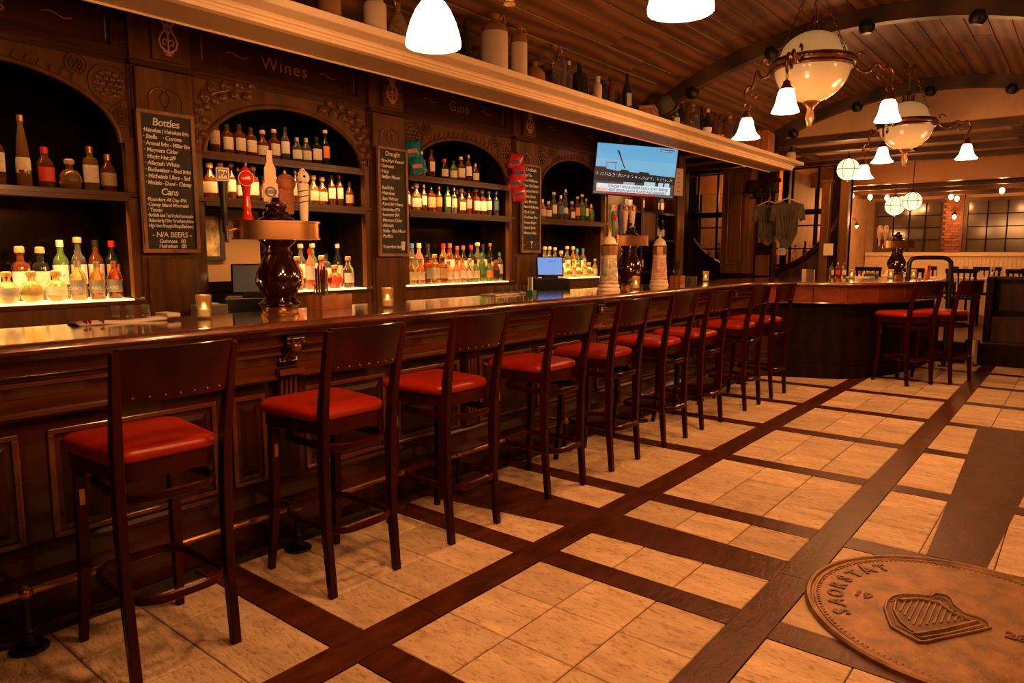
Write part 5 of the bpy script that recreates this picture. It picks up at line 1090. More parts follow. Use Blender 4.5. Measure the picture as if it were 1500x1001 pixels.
lat('demijohn', 'fat black demijohn with a short neck on the overhead shelf', 'bottle', -3.03, 4.52, [(0, 0), (.066, 0), (.07, .01), (.07, .15), (.055, .19), (.02, .215), (.018, .26), (.022, .27), (0, .28)], BBLACK)
lat('ink_bottle', 'small cream stoneware ink bottle right of the black demijohn', 'bottle', -2.98, 4.69, [(0, 0), (.033, 0), (.034, .12), (.030, .14), (.016, .155), (.016, .185), (.019, .187), (.019, .20), (0, .2)], STONEW)
for i, (y, k, g, s, lb) in enumerate(((4.80, 'square', 'dark', .8, 'square black bottle right of the small cream ink bottle'), (4.91, 'tall', 'brown', .8, 'brown glass bottle, second right of the cream ink bottle'), (5.04, 'short', 'dark', .7, 'small dark bottle left of the black beer bottle'), (5.16, 'wine', 'dark', .98, 'black beer bottle left of the book stack'))): bottle(-3.0, y, ST_, k, g, 'grey' if i == 3 else None, 'black', lb, 'shelf bottles', s)
bk_ = thing('book_stack', 'stack of three old red-brown leather books on the overhead shelf', 'books', (-3.02, 5.52, ST_), .15)
LEB = mat('old_leather', (.34, .11, .045), .6, kind='noise', scale=30, amt=.4)
bk_.name = 'book'
z = 0
for i in range(3):
    h = .035; t = bk_ if i == 0 else thing('book', ['', 'middle red-brown leather book of the stack', 'top red-brown leather book of the stack, set askew'][i], 'book', (-3.02 + .01 * i, 5.52, ST_ + z), .15 + .1 * i)
    t['category'] = 'book'; t['group'] = 'old leather books on the overhead shelf'
    if i == 0: t['label'] = 'bottom red-brown leather book of the stack on the overhead shelf'
    w_ = .075 - .004 * i; l = .13 - .008 * i
    c = MB(); c.box(-w_, w_, -l, l, 0, .004); c.box(-w_, w_, -l, l, h - .005, h - .001); c.box(w_ - .004, w_, -l, l, .004, h - .005); c.build('cover', LEB, t, w=False)
    MB().box(-w_ + .006, w_ - .004, -l + .006, l - .006, .004, h - .005).build('pages', mat('old_pages', (.30, .15, .07), .8), t, w=False); z += h
hat = thing('bowler_hat', 'dark felt bowler hat lying tilted on the overhead shelf', 'hat', (-3.0, 5.84, ST_ + .155), 0)
m = MB().lathe([(.12, .0), (.122, .008), (.085, .004), (.078, .03), (.074, .07), (.055, .10), (.02, .112), (0, .114)], 24); m.xf(Matrix.Rotation(.9, 4, 'X')); m.build('felt', mat('dark_felt', (.06, .045, .035), .9), hat, smooth=True, w=False)
lat('biscuit_tin', 'dark round tin propping up the bowler hat', 'tin', -3.03, 5.80, [(0, 0), (.05, 0), (.05, .04), (.052, .042), (.052, .055), (0, .055)], BLK)
bottle(-2.99, 6.02, ST_, 'short', 'clear', 'cream', 'cork', 'small clear bottle with cream label right of the bowler hat', 'shelf bottles', .9)
bottle(-3.0, 6.14, ST_, 'tall', 'dark', None, 'red', 'slim dark bottle with red cap left of the glass decanter', 'shelf bottles', .9)
bottle(-3.0, 6.24, ST_, 'tall', 'brown', None, 'black', 'slim brown bottle with black cap left of the glass decanter', 'shelf bottles', .8)
lat('decanter', 'clear glass decanter with a round stopper on the overhead shelf', 'decanter', -2.99, 6.37, [(0, 0), (.06, 0), (.064, .008), (.064, .12), (.05, .165), (.018, .19), (.016, .225), (.022, .23), (0, .231)], GL['clear'], top=([(0, .231), (.012, .235), (.022, .26), (.012, .285), (0, .288)], 'stopper', GLS))
t = lat('cup', 'gold-banded teacup on the front of the overhead shelf', 'cup', -2.92, 6.53, [(0, 0), (.025, 0), (.04, .03), (.045, .065), (.042, .065), (.036, .03), (0, .01)], PAPER); MB().tube([(.0, .04, .05), (0, .065, .05), (0, .068, .03), (0, .042, .02)], .005, 6).build('handle', BRASS, t, smooth=True, w=False); t.rotation_euler = (0, 0, 0)
lat('ashtray', 'small red dish on the front of the overhead shelf', 'dish', -2.92, 6.80, [(0, 0), (.05, 0), (.055, .03), (.048, .03), (.044, .01), (0, .008)], mat('red_glaze', (.55, .03, .02), .25, coat=.5))
for i, (y, k, g, c, s, lb) in enumerate(((6.62, 'wine', 'dark', 'black', .9, 'dark long-necked bottle behind the gold-banded teacup'), (6.76, 'tall', 'dark', 'cream', .95, 'dark bottle with a cream cap right of the teacup'), (6.92, 'wine', 'brown', 'black', .85, 'brown long-necked bottle right of the cream-capped one'), (7.05, 'tall', 'clear', 'black', .85, 'plain clear bottle, third left of the blue siphon'), (7.18, 'tall', 'brown', 'black', .85, 'brown bottle, second left of the blue siphon'), (7.31, 'tall', 'clear', 'cork', .95, 'clear corked bottle directly left of the blue siphon'))): bottle(-3.02, y, ST_, k, g, None, c, lb, 'shelf bottles', s)
siphon(-3.0, 7.52, 'blue glass soda siphon on the overhead shelf behind a lit bell lamp', mat('siphon_blue', (.25, .42, .5), .1, trans=.6), .25)
o = thing('wooden_case', 'reddish wooden case standing upright near the shelf end', 'case', (-3.0, 8.12, ST_), .1); MB().box(-.12, .12, -.17, .17, 0, .23).build('carcass', mat('red_brown_wood', (.42, .14, .05), .35), o, w=False, bevel=.004); MB().box(.12, .128, -.15, .15, .02, .21).build('lid', mat('red_brown_wood', (.42, .14, .05), .35), o, w=False)
for i, y in enumerate((8.44, 8.58, 8.74)): bottle(-3.02, y, ST_, 'wine', 'dark', None, 'black', ['dark bottle right beside the wooden case on the shelf', 'dark bottle, second right of the wooden case', 'dark bottle, third right of the wooden case'][i], 'shelf bottles', .9)
lat('ginger_jar', 'short cream jar with a dark bottle neck at the shelf end', 'jar', -2.97, 9.10, [(0, 0), (.06, 0), (.064, .01), (.06, .10), (.05, .115), (0, .116)], STONEW, top=([(0, .116), (.022, .118), (.025, .15), (.012, .17), (.012, .20), (.02, .205), (0, .21)], 'dark_stopper', BBLACK))

# ================================================================ CHANDELIERS
bell_pr = [(.020, .0), (.034, -.006), (.045, -.03), (.052, -.065), (.062, -.10), (.080, -.128), (.092, -.138), (.094, -.146)]
BME = MB().lathe(bell_pr, 36, wob=lambda a, z: .045 * math.cos(9 * a) * min(1, max(0, (-z - .05) * 12))).mesh('glass_bell', BELL, True, 60)
dome_pr = [(.022, .0), (.040, -.010), (.058, -.035), (.074, -.07), (.085, -.105), (.090, -.132), (.0895, -.146)]
DME = MB().lathe(dome_pr, 48, wob=lambda a, z: (.012 * math.cos(24 * a) if z < -.13 else 0)).mesh('glass_bell', BELL, True, 60)
CONE = MB().lathe([(.022, .0), (.040, -.008), (.050, -.03), (.056, -.065), (.064, -.10), (.076, -.128), (.083, -.146)], 36, wob=lambda a, z: .03 * math.cos(9 * a) * min(1, max(0, (-z - .05) * 12))).mesh('glass_bell', BELL, True, 60)
def chandelier(x, y, label, arms, zr=2.72, rg=.245, bs=1.0):
    t = thing('chandelier', label, 'chandelier', (x, y, zr), 0, 'bowl chandeliers with bell lamps')
    q = lambda mb, nm, m_, p=t: mb.build(nm, m_, p, smooth=True, w=False, ang=45)
    q(MB().lathe([(rg * math.cos(a), rg * .98 * math.sin(a)) for a in [-PI / 2 + PI / 2 * i / 14 for i in range(15)]], 40), 'lower_bowl', GLOBE)
    q(MB().lathe([(rg * .93 * math.cos(a), .02 + rg * .84 * math.sin(a)) for a in [PI / 2 * i / 12 for i in range(13)]], 40), 'upper_bowl', GLOBE)
    rim = q(MB().lathe([(rg - .01, -.03), (rg + .012, -.032), (rg + .022, -.02), (rg + .018, -.006), (rg + .028, .004), (rg + .03, .018), (rg + .018, .028), (rg + .018, .04), (rg - .01, .045), (rg - .02, .03)], 48), 'rim', BRONZE)
    m = MB()
    for k in range(60): a = 2 * PI * k / 60; m.blob(((rg + .03) * math.cos(a), (rg + .03) * math.sin(a), .012), (.006, .006, .006), 5, 4)
    o = q(m, 'beading', BRONZE, rim); o['kind'] = 'stuff'
    fz = -rg
    q(MB().lathe([(0, fz + .01), (.05, fz + .012), (.055, fz), (.042, fz - .012), (.025, fz - .03), (.022, fz - .045), (0, fz - .046)], 20), 'finial_cup', BRONZE)
    q(MB().lathe([(.018, fz - .04), (.024, fz - .07), (.028, fz - .10), (.018, fz - .13), (.012, fz - .145), (.022, fz - .155), (0, fz - .16)], 14, wob=lambda a, z: .10 * math.cos(7 * a)), 'glass_finial', mat('finial_glass', (.55, .33, .16), .15, trans=.6))
    zt = rg * .85 + .02
    g = MB()
    for k in range(8): a = 2 * PI * k / 8; g.tube([(.05 * math.cos(a), .05 * math.sin(a), zt - .02), (.05 * math.cos(a), .05 * math.sin(a), zt + .06)], .006, 6)
    g.lathe([(0, zt - .02), (.06, zt - .02), (.06, zt - .005), (0, zt)], 16); g.lathe([(0, zt + .055), (.02, zt + .06), (.014, zt + .10), (0, zt + .10)], 12); q(g, 'top_gallery', BRONZE)
    ceil = VZ + math.sqrt(VR ** 2 - (x - VX) ** 2) - zr
    # chains: one from the gallery, three from the rim, meeting near the ceiling
    def chain(a, b, nm='chain'):
        a = Vector(a); b = Vector(b); L = (b - a).length; n = int(L / .030); m = MB(); d = (b - a).normalized(); s = d.orthogonal().normalized(); w = d.cross(s)
        for k in range(n):
            c = a + d * (k + .5) * L / n; e = s if k % 2 else w; m.tube([c + d * .019 * math.cos(u) + e * .009 * math.sin(u) for u in [i * PI / 4 for i in range(8)]], .0032, 4, closed=True)
        q(m, nm, BRONZE)
    chain((0, 0, zt + .10), (0, 0, ceil))
    for ax in (100, 220, 340):
        a = math.radians(ax); chain(((rg) * math.cos(a), (rg) * math.sin(a), .04), (.03 * math.cos(a), .03 * math.sin(a), min(ceil - .02, .75)))
    q(MB().lathe([(0, ceil + .03), (.06, ceil + .03), (.055, ceil - .01), (.02, ceil - .03), (0, ceil - .03)], 16), 'ceiling_rose', BRONZE)
    for (ex, ey, zb) in arms:      # world x,y of the lamp and z of its bell rim
        dx, dy = ex - x, ey - y; r = math.hypot(dx, dy); c, s = dx / r, dy / r; zl = zb - zr
        P = lambda d, z: (d * c, d * s, z)
        top = zl + .146 + .05
        am = MB(); w0 = rg + .02; W_ = r - w0
        pts = [P(w0, .0), P(w0 + W_ * .18, -.045), P(w0 + W_ * .42, -.05), P(w0 + W_ * .62, .0 + max(0, top + .08) * .4), P(w0 + W_ * .80, top + .15), P(w0 + W_ * .95, top + .16), P(r + .02, top + .12), P(r + .012, top + .07), P(r, top + .045)]
        def smooth(pts, n=4):
            o = []
            for i in range(len(pts) - 1):
                p0 = Vector(pts[max(i - 1, 0)]); p1 = Vector(pts[i]); p2 = Vector(pts[i + 1]); p3 = Vector(pts[min(i + 2, len(pts) - 1)])
                for k in range(n): u = k / n; o.append(.5 * ((2 * p1) + (p2 - p0) * u + (2 * p0 - 5 * p1 + 4 * p2 - p3) * u * u + (3 * p1 - p0 - 3 * p2 + p3) * u ** 3))
            return o + [Vector(pts[-1])]
        am.tube(smooth(pts), .010, 8)
        am.tube([P(w0 + .03 + (.035 - .0035 * k) * math.cos(k * .55), .05 + (.035 - .0035 * k) * math.sin(k * .55)) for k in range(9)], .007, 6)
        am.tube([P(w0 + W_ * .78 + (.038 - .004 * k) * math.cos(k * .6 + 2), top + .10 + (.038 - .004 * k) * math.sin(k * .6 + 2)) for k in range(9)], .006, 6)
        a_ = q(am, 'arm', BRONZE)
        g = MB(); g.tube([(dx + .022 * math.cos(u) * c, dy + .022 * math.cos(u) * s, top + .022 + .024 * math.sin(u)) for u in [i * PI / 6 for i in range(12)]], .0035, 5, closed=True)
        g.lathe([(.006, top), (.02, top - .01), (.024, top - .03), (.036, top - .048), (.036, top - .056), (0, top - .052)], 18, (dx, dy, 0)); q(g, 'lamp_holder', BRASS, a_)
        b = bpy.data.objects.new('glass_bell', DME if bs > 1.05 else (CONE if (ex, ey) in ((-1.546, 4.60), (-1.143, 5.446)) else BME)); COL.objects.link(b); b.parent = t; b.location = (dx, dy, zl + .146 * bs); b.scale = (bs, bs, bs)
        light('bell_lamp', 'POINT', (ex, ey, zb - .03), 16, size=.06); light('bell_lamp', 'SPOT', (ex, ey, zb - .025), 7, size=.06, spread=2.75)
    return t
chandelier(-1.58, 5.20, 'hanging alabaster bowl chandelier with bell lamps, middle one before the arched rib', [(-1.976, 5.082, 2.263), (-1.546, 4.60, 2.32), (-1.143, 5.446, 2.338)])
chandelier(-1.53, 8.12, 'hanging alabaster bowl chandelier with bell lamps, farthest one', [(-1.91, 8.18, 2.224), (-1.60, 7.50, 2.30), (-1.013, 8.217, 2.356)])
chandelier(-1.66, 2.03, 'chandelier nearest the camera, only its big white bell lamps in the frame', [(-1.936, 1.925, 2.205), (-1.05, 2.123, 2.194), (-1.55, 1.45, 2.20)], zr=2.72, bs=1.12)

# ================================================================ COLUMN, SHIRTS, SMALL FITTINGS
cl = thing('column', 'square panelled dark wood column behind the bar corner', 'column', (-4.1, 10.4, 0))
MB().box(-4.33, -3.90, 10.3, 10.62, 0, 2.68).build('shaft', BBW, cl, bevel=.004)
m = MB()
for a in ((-4.245, -4.23, 1.30, 2.60), (-4.0, -3.985, 1.30, 2.60), (-4.245, -3.985, 1.285, 1.30), (-4.245, -3.985, 2.60, 2.615)): m.box(a[0], a[1], 10.285, 10.3, a[2], a[3])
m.build('panel_moulding', BBW, cl, bevel=.003); MB().box(-4.20, -4.03, 10.288, 10.3, 1.34, 2.56).build('raised_panel', BBW, cl, bevel=.008)
MB().box(-4.36, -3.87, 10.27, 10.65, .0, 1.16).build('plinth', DWV, cl, bevel=.006)
MB().box(-3.88, -3.62, 10.50, 10.66, 0, 2.68).build('side_pilaster', DWV, cl, bevel=.006); MB().box(-3.86, -3.66, 10.46, 10.52, 1.12, 1.42).build('side_plinth', BBW, cl, bevel=.006)
sc_ = thing('brass_plaque', 'shiny embossed brass plaque fixed to the side of the panelled column', 'plaque', (-3.76, 10.48, 1.75))
MB().box(-3.84, -3.70, 10.47, 10.495, 1.60, 2.02).build('plate', mat('hammered_brass', (.75, .42, .16), .25, metal=1, kind='noise', scale=20, amt=.35, bump=1., bscale=26), sc_, bevel=.006)
light('plaque_lamp', 'POINT', (-3.65, 10.1, 2.0), 1.5, size=.05)
hk = thing('hat_rack', 'dark hats and ribbons bunched on a hook under the shelf end', 'hats', (-3.30, 9.55, 2.2))
for i, (x, y, z, r) in enumerate(((-3.62, 9.6, 2.26, .14), (-3.50, 9.55, 2.18, .13), (-3.38, 9.58, 2.25, .12))):
    MB().lathe([(r, 0), (r * 1.02, .01), (r * .7, .02), (r * .62, .09), (r * .4, .13), (0, .14)], 18, (x, y, z)).build('dark_hat', mat('black_felt', (.018, .013, .010), .95, spec=.1), hk, smooth=True)
MB().box(-3.70, -3.24, 9.58, 9.61, 2.38, 2.43).build('hook_rail', DW, hk)
for x in (-3.66, -3.28): MB().bar((x, 9.595, 2.43), (x, 9.72, 2.74), .012, .012).build('strut', IRON, hk)
m = MB()
for x in (-3.60, -3.46, -3.35): m.tube([(x, 9.5, 2.30), (x + .02, 9.48, 2.15), (x - .01, 9.48, 2.05)], .004, 5)
m.build('ribbon', mat('silver_ribbon', (.5, .4, .3), .2, metal=.8), hk)
TS = mat('grey_cotton', (.12, .10, .075), .9, kind='noise', scale=5, amt=.35, bump=.3, bscale=8)
def shirt(x, y, z, rz, s, label):
    t = thing('t_shirt', label, 'shirt', (x, y, z), rz, 'grey shirts on hangers'); MB().tube([(.02, 0, .09), (.02, 0, 2.80 - z)], .003, 5).build('hanging_cord', BLK, t, w=False)
    o2 = [(-.06, 0), (-.21, -.05), (-.235, -.26), (-.165, -.29), (-.15, -.20), (-.14, -.46), (-.06, -.62), (.02, -.66), (.07, -.60), (.14, -.44), (.15, -.20), (.175, -.28), (.24, -.25), (.21, -.05), (.06, 0), (.03, -.03), (-.03, -.03)]
    m = MB(); n = len(o2); m.prism([(a * s, b * s) for a, b in o2], -.022, .022, lambda a, b, h: (a, h + .012 * math.sin(a * 40), b)); b_ = m.build('shirt', TS, t, w=False)
    md = b_.modifiers.new('b', 'BEVEL'); md.width = .012; md.segments = 2
    m = MB()
    for a, b, c in ((-.10, -.08, -.04), (-.06, -.06, .0), (.0, -.07, .01), (.06, -.06, .02), (.11, -.09, .05)): m.tube([(a * s, -.022, b * s), ((a + c) / 2 * s, -.028, -.25 * s), (c * s, -.022, -.52 * s)], [.003, .012, .004], 6)
    m.build('fold', TS, b_, smooth=True, w=False)
    MB().tube([(-.17 * s, 0, -.035 * s), (-.08 * s, 0, .01), (0, 0, .035), (.08 * s, 0, .01), (.17 * s, 0, -.035 * s)], .009, 6).tube([(0, 0, .03), (0, 0, .07), (.02, 0, .09), (.03, 0, .07)], .004, 5).build('hanger', mat('pale_hanger', (.7, .5, .3), .4), t, smooth=True, w=False)
shirt(-3.28, 10.02, 2.16, .45, 1.0, 'grey t-shirt on a pale hanger under the shelf end')
shirt(-3.56, 10.08, 2.14, .45, .9, 'second grey shirt half hidden behind the front one')
for i, (x, y, z, w_, h_, lb) in enumerate(((-2.94, 10.83, 1.42, .13, .17, 'blank paper notice pinned to the post right of the round window'), (-3.62, 10.9, 1.42, .11, .11, 'small printed notice below the shirts by the column'))):
    o = thing('paper_notice', lb, 'notice', (x, y, z), 0); MB().box(-w_ / 2, w_ / 2, -.003, 0, 0, h_).build('sheet', PAPER, o, w=False)
    if i == 1: text('PRIVATE\nPARTY', .022, BLK, o, (-.045, -.004, .065), (1, 0, 0), (0, 0, 1), w=False)
o = thing('price_card', 'narrow pale printed card fixed right of the television', 'notice', (XF + .02, 8.93, 2.22), -.2); MB().box(0, .004, -.10, .10, 0, .36).build('card', PAPER, o, w=False)
for k in range(5): MB().box(.004, .0045, -.02, .02, .05 + .06 * k, .06 + .06 * k).build('printed_line', BLK, o, w=False)
# bottles and glasses on the ledge behind the round window
yy = 11.27
for i in range(15):
    x = -5.25 + i * .155; k = R.choice(['tall', 'wine', 'squat', 'square'])
    if abs(x + 3.28) < .09: continue
    bottle(x, yy + R.uniform(-.04, .04), 1.281, k, R.choice(['clear', 'clear', 'dark', 'clear', 'gold', 'brown']), 'cream' if i % 3 == 0 else None, 'cork', ('%s bottle on the ledge behind the round window, %s from left' % (KN[k], ORD[i])), 'bottles on the ledge behind the round window', R.uniform(.85, 1.1))
o = thing('picture', 'dark framed picture on the wall seen through the round window', 'picture', (-4.72, 12.37, 1.75)); MB().box(-.28, .28, 0, .03, 0, .62).build('picture_frame', BLK, o, w=False); MB().box(-.23, .23, -.004, 0, .05, .57).build('print', mat('dark_print', (.10, .05, .03), .5, kind='noise', scale=6, amt=.5), o, w=False)
light('snug_lamp', 'POINT', (-4.5, 11.8, 2.4), 16, size=.1)

# ================================================================ DINING END
def globe(x, y, z, r, zc, label):
    t = thing('globe_pendant', label, 'pendant lamp', (x, y, z), 0, 'caged globe pendants')
    MB().blob((0, 0, 0), (r, r, r), 28, 18).build('glass_globe', GLOBEW, t, smooth=True, w=False)
    m = MB()
    for k in range(3): a = k * PI / 3 + .25; m.tube([((r + .003) * math.cos(u) * math.cos(a), (r + .003) * math.cos(u) * math.sin(a), (r + .003) * math.sin(u)) for u in [i * PI / 16 for i in range(32)]], .0045, 5, closed=True)
    m.tube([((r + .004) * math.cos(u), (r + .004) * math.sin(u), 0) for u in [i * PI / 16 for i in range(32)]], .006, 5, closed=True); m.blob((0, 0, -r - .01), (.015, .015, .015)); m.build('cage', IRON, t, smooth=True, w=False)
    MB().lathe([(0, r + .03), (.02, r + .03), (.03, r), (.03, r - .005), (0, r - .005)], 12).tube([(0, 0, r + .02), (0, 0, zc - z)], .006, 6).build('rod', IRON, t, smooth=True, w=False)
    light('globe_lamp', 'POINT', (x, y, z - r - .04), 9, size=.12)
globe(-2.60, 10.30, 2.56, .14, 2.80, 'caged white globe pendant nearest, left beside the far chandelier bells')
globe(-2.49, 12.75, 2.20, .145, 2.60, 'caged white globe pendant, left one of the two over the curved bar end')
globe(-2.02, 11.45, 2.18, .125, 2.80, 'caged white globe pendant, right one of the two over the curved bar end')
def bulb(x, y, z, label, zc=2.58):
    t = thing('bare_bulb', label, 'bulb', (x, y, z), 0, 'bare bulbs on the dining ceiling')
    MB().blob((0, 0, 0), (.038, .038, .05), 14, 10).build('glass_bulb', BULB, t, smooth=True, w=False)
    MB().lathe([(0, .035), (.018, .035), (.018, .07), (0, .07)], 10).tube([(0, 0, .07), (0, 0, zc - z)], .005, 5).build('socket', BRASS, t, smooth=True, w=False)
    light('bulb_lamp', 'POINT', (x, y, z - .06), 4.5, size=.05)
for i, (x, y) in enumerate(((-3.30, 13.4), (-3.12, 13.9), (-2.93, 14.3), (-2.78, 14.8), (-2.0, 14.75), (-1.98, 15.3), (-1.18, 13.8), (-.92, 15.2), (-.35, 13.9), (.3, 14.8))):
    bulb(x, y, 2.44, 'bare warm bulb under the dining ceiling, %s from left' % ORD[i])
for i, (y, z) in enumerate(((14.35, 2.02), (13.55, 2.02))):
    t = thing('wall_sconce', 'gooseneck wall sconce on the pale dining wall, %s one' % ('right' if i == 0 else 'left'), 'wall lamp', (-3.61, y, z), 0, 'gooseneck wall sconces')
    MB().tube([(0, 0, 0), (.06, 0, .06), (.14, 0, .07), (.19, 0, .02), (.19, 0, -.02)], .007, 6).lathe([(0, 0), (.03, 0), (.03, .02), (0, .02)], 12, axis='x').build('bracket', IRON, t, smooth=True, w=False)
    MB().lathe([(0, .0), (.025, 0), (.04, -.05), (.02, -.03), (0, -.02)], 14, (.19, 0, -.01)).build('shade', IRON, t, smooth=True, w=False)
    MB().blob((.19, 0, -.065), (.03, .03, .038), 12, 8).build('glass_bulb', BULB, t, smooth=True, w=False); light('sconce_lamp', 'POINT', (-3.40, y, z - .15), 4, size=.04)
t = thing('wall_sconce', 'small pendant wall lamp on the brick pier between the dark windows', 'wall lamp', (-2.06, 15.88, 2.25), 0)
MB().tube([(0, 0, 0), (0, -.10, .0), (0, -.12, -.03)], .007, 6).lathe([(.018, 0), (.05, -.05), (.03, -.03), (0, -.02)], 14, (0, -.12, -.03)).build('bracket', IRON, t, smooth=True, w=False); MB().blob((0, -.12, -.12), (.035, .035, .042), 12, 8).build('glass_bulb', BULB, t, smooth=True, w=False)
light('sconce_lamp', 'POINT', (-2.06, 15.6, 2.08), 3, size=.04)
o = thing('picture', 'small dark framed picture low on the pale dining wall', 'picture', (-3.61, 13.45, 1.55)); MB().box(0, .02, -.13, .13, 0, .34).build('picture_frame', BEAM, o, w=False); MB().box(.02, .023, -.09, .09, .05, .29).build('print', PAPER, o, w=False)
def table(x, y, w_, d, label, n):
    t = thing('dining_table', label, 'table', (x, y, .28), 0, 'dining tables behind the bar')
    MB().box(-w_ / 2, w_ / 2, -d / 2, d / 2, .72, .75).build('tabletop', BEAM, t, w=False)
    for sx in (-1, 1):
        for sy in (-1, 1): MB().bar((sx * (w_ / 2 - .06), sy * (d / 2 - .06), 0), (sx * (w_ / 2 - .06), sy * (d / 2 - .06), .72), .05, .05).build('leg', BEAM, t, w=False)
    c = MB().box(-w_ / 2 - .01, w_ / 2 + .01, -d / 2 - .01, d / 2 + .01, .751, .757).box(-w_ / 2 - .012, w_ / 2 + .012, -d / 2 - .014, -d / 2 - .010, .70, .757).build('tablecloth', NAPK, None); c.location = (x, y, .28); tag(c, 'white cloth on the ' + label, 'tablecloth', 'white tablecloths')
    for k in range(n):
        xx = x - w_ / 2 + .15 + k * (w_ - .3) / max(1, n - 1)
        if k % 2: g = MB().lathe([(0, 0), (.035, .002), (.005, .01), (.005, .08), (.035, .11), (.038, .16), (.034, .19)], 12).build('wine_glass', GLS, None, smooth=True); g.location = (xx, y - .1, 1.038); tag(g, '%s wine glass on the ' % ORD[k // 2] + ' '.join(label.split()[:5]), 'glass', 'wine glasses on the dining tables')
        else: g = MB().prism([(-.06, 0), (.06, 0), (.0, .10)], -.05, .05, lambda a, b, h: (a, h, b)).build('napkin', NAPK, None); g.location = (xx, y + .05, 1.038); g.rotation_euler = (0, 0, .6 * k); tag(g, '%s folded white napkin on the ' % ORD[k // 2] + ' '.join(label.split()[:5]), 'napkin', 'napkins on the dining tables')
table(-3.05, 14.9, .9, .8, 'left dining table beside the pale wall', 4)
table(-1.72, 14.2, 1.25, .8, 'middle dining table right of the pipe rail', 6)
table(-.35, 14.9, 1.2, .8, 'right dining table near the dark window', 5)
for i, (x, y, lb) in enumerate(((-1.93, 14.05, 'white paper menu standing on the middle dining table'),)):
    o = thing('menu_card', lb, 'menu', (x, y, 1.038)); MB().prism([(-.09, 0), (.09, 0), (.095, .24), (-.095, .24)], -.01, .01, lambda a, b, h: (a, h, b)).build('card', PAPER, o, w=False)
def chair():
    t = thing('dining_chair', '', 'chair')
    for sx in (-1, 1):
        MB().bar((sx * .19, -.19, 0), (sx * .19, -.19, .45), .035, .035).build('leg', DARK, t, w=False)
        MB().bar((sx * .18, .19, 0), (sx * .18, .20, .45), .035, .035).bar((sx * .18, .20, .45), (sx * .19, .27, .92), .035, .03).build('leg', DARK, t, w=False)
    MB().box(-.22, .22, -.21, .22, .44, .48).build('seat', DARK, t, w=False, bevel=.01)
    MB().box(-.22, .22, .255, .285, .86, .93).build('top_rail', DARK, t, w=False, bevel=.008)
    for x in (-.12, -.04, .04, .12): MB().bar((x * .8, .215, .48), (x, .268, .87), .022, .012).build('back_spindle', DARK, t, w=False)
    return t
c0 = chair()
CH = [(-2.32, 13.35, 3.3, 'dark spindle-back dining chair left of the middle table'), (-3.05, 14.1, 3.1, 'dark spindle-back dining chair at the left dining table'), (-2.05, 14.95, .1, 'dark spindle-back dining chair behind the middle table, left one'), (-1.45, 14.95, -.1, 'dark spindle-back dining chair behind the middle table, right one'),
      (-1.55, 13.4, 3.1, 'dark dining chair in front of the middle table'), (-.75, 13.55, 3.0, 'dark dining chair at the end of the middle table'), (-.62, 14.2, 3.1, 'dark dining chair before the right dining table, left one'), (-.02, 14.15, 3.3, 'dark dining chair before the right dining table, right one')]
for i, (x, y, rz, lb) in enumerate(CH):
    if i == 0: c0.location = (x, y, .28); c0.rotation_euler = (0, 0, rz); c0['label'] = lb; c0['group'] = 'spindle-back dining chairs'
    else: dup(c0, (x, y, .28), rz, lb, 'spindle-back dining chairs')
# dark booth partition right of the bar end
bo = thing('booth', 'dark panelled booth partition right of the pipe rail', 'booth', (-.4, 11.3, 0))
MB().box(-.98, 2.5, 11.62, 11.70, .28, 1.10).build('back_board', DARK, bo); MB().box(-1.0, 2.5, 11.60, 11.72, 1.10, 1.14).build('cap_rail', DW, bo)
MB().box(-.96, 2.5, 11.22, 11.62, .281, .62).build('bench', DW, bo, bevel=.01)
for k in range(6): MB().box(-.92 + k * .5, -.92 + k * .5 + .40, 11.61, 11.62, .68, 1.04).build('panel', DW, bo, bevel=.004)
MB().box(-1.04, -.96, 11.2, 11.7, .281, 1.14).build('bench_end', DARK, bo, bevel=.008)
o = thing('rubbish_bin', 'small steel bin glinting beside the booth at the bar end', 'bin', (-1.10, 10.75, 0)); MB().lathe([(0, 0), (.07, 0), (.085, .34), (.08, .34), (.07, .01)], 18).build('drum', CHROME, o, smooth=True, w=False); MB().lathe([(.08, .335), (.09, .34), (.088, .35), (.05, .355)], 18).build('rim', CHROME, o, smooth=True, w=False)

# ================================================================ GIANT COIN IN THE FLOOR
CX, CY, CR = -.285, 3.19, .58
co = thing('floor_coin', 'giant bronze coin relief with a harp set in the tiled floor', 'coin', (CX, CY, 0))
MB().lathe([(0, .010), (CR - .045, .010), (CR - .040, .006)], 72, (CX, CY, 0)).build('field', COIN, co, smooth=True, ang=30)
MB().lathe([(CR, 0), (CR, .012), (CR - .008, .020), (CR - .022, .021), (CR - .028, .012), (CR - .034, .011), (CR - .038, .015), (CR - .045, .014), (CR - .048, .009)], 90, (CX, CY, 0)).build('rim', COIN, co, smooth=True)
m = MB()
for k in range(150):
    a = 2 * PI * k / 150; m.bar((CX + (CR - .060) * math.cos(a), CY + (CR - .060) * math.sin(a), .0115), (CX + (CR - .048) * math.cos(a), CY + (CR - .048) * math.sin(a), .0115), .006, .004)
o = m.build('denticle', COIN, co); o['kind'] = 'stuff'
hp = [(-.20, .04), (-.19, .10), (-.15, .15), (-.09, .18), (-.04, .20), (-.03, .235), (.01, .245), (.04, .225), (.06, .17), (.11, .125), (.17, .12), (.20, .10), (.215, .06), (.17, .00), (.08, -.11), (.01, -.20), (-.02, -.215), (-.04, -.20), (-.07, -.19), (-.13, -.165), (-.16, -.10), (-.19, -.03)]
hx, hy = -.375, 3.10
W2 = lambda a, b, h: (hx + a * .86, hy + b * 1.05, h)
harp = MB().prism([(a, b) for a, b in hp], .010, .0125, W2).build('harp_ground', COIN2, co)
m = MB(); n = len(hp); m.tube([W2(a, b, .014) for a, b in hp], .006, 6, closed=True)
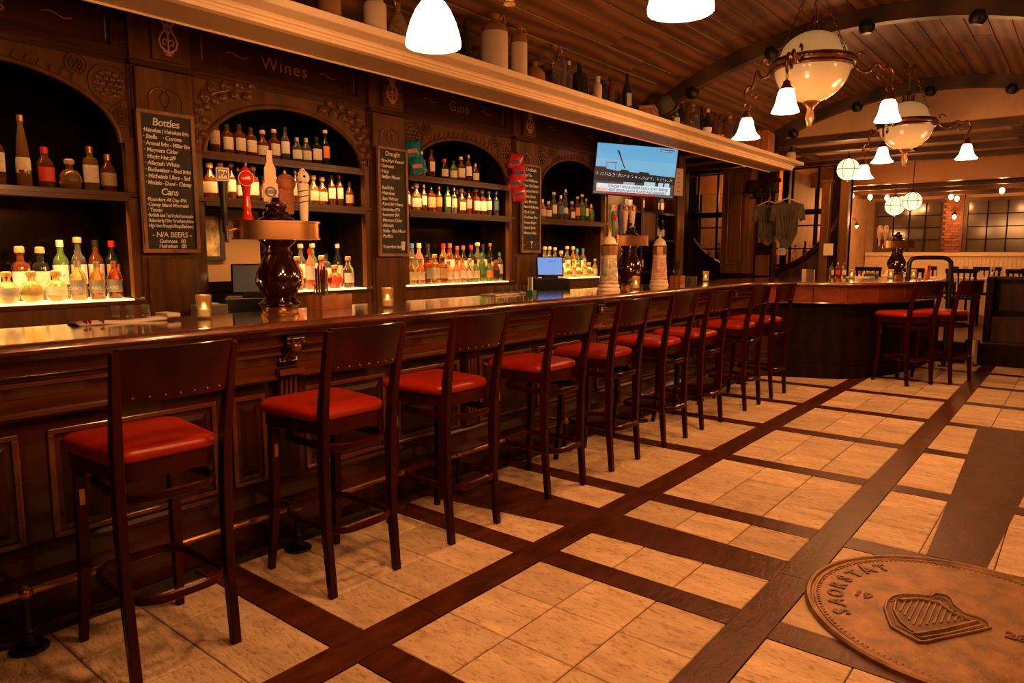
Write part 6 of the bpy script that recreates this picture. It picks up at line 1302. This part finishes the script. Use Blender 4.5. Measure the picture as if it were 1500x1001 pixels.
m.tube([W2(a * .86, b * .84, .014) for a, b in hp], .0035, 5, closed=True)
m.tube([W2(-.165, .06, .015), W2(-.155, -.02, .015), W2(-.11, -.10, .015), W2(-.05, -.155, .015)], .006, 6); m.tube([W2(.16, .075, .015), W2(.05, -.075, .015), W2(-.035, -.17, .015)], .009, 6); m.tube([W2(.185, .06, .015), W2(.08, -.085, .015), W2(-.01, -.185, .015)], .006, 6); m.tube([W2(-.15, .08, .015), W2(-.08, .14, .015), W2(.0, .15, .015), W2(.07, .09, .015), W2(.15, .08, .015)], .008, 6)
m.build('harp_frame', COIN, harp, smooth=True)
for k in range(12):
    u = k / 11; x = -.13 + .26 * u; yt = .095 + .045 * math.sin(u * PI) ; yb = -.12 + .02 + (x + .05) * 1.0 if x > -.05 else -.10 - (x + .05) * 1.1
    MB().bar(W2(x, min(yt, .14), .0145), W2(x, yb, .0145), .007, .004).build('harp_string', COIN, harp)
rr = random.Random(5); m = MB()
for k in range(16):
    u = k / 15; cx_, cy_ = -.0 + .17 * u, -.17 + .21 * u; m.tube([W2(cx_ + .011 * math.cos(a) - .002, cy_ + .012 * math.sin(2 * a) - .0, .0145) for a in [i * PI / 5 for i in range(10)]], .0025, 4, closed=True)
for k in range(12):
    u = k / 11; a = PI * .95 - u * PI * .5; m.tube([W2(-.02 + (.165 + .009 * math.cos(q)) * math.cos(a), .03 + (.165 + .009 * math.sin(q)) * math.sin(a), .0145) for q in [i * PI / 4 for i in range(8)]], .0025, 4, closed=True)
o = m.build('knotwork', COIN, harp, smooth=True); o['kind'] = 'stuff'
def raised(s, x, y, size, ang=0, m_=COIN2):
    r = (math.cos(ang), math.sin(ang), 0); u = (-math.sin(ang), math.cos(ang), 0)
    return text(s, size, m_, co, (x, y, .0118), r, u, align='CENTER', name='raised_letter', ext=.0022, bold=.0022)
raised('19', -.640, 3.125, .075); raised('28', -.105, 3.125, .075)
for s, a0, a1 in (('SAORSTÁT', 213, 140), ('ÉIREANN', 40, -33)):
    for i, ch in enumerate(s):
        a = math.radians(a0 + (a1 - a0) * i / (len(s) - 1)); r_ = CR - .150; raised(ch, CX + r_ * math.cos(a), CY + r_ * math.sin(a), .088, a - PI / 2)
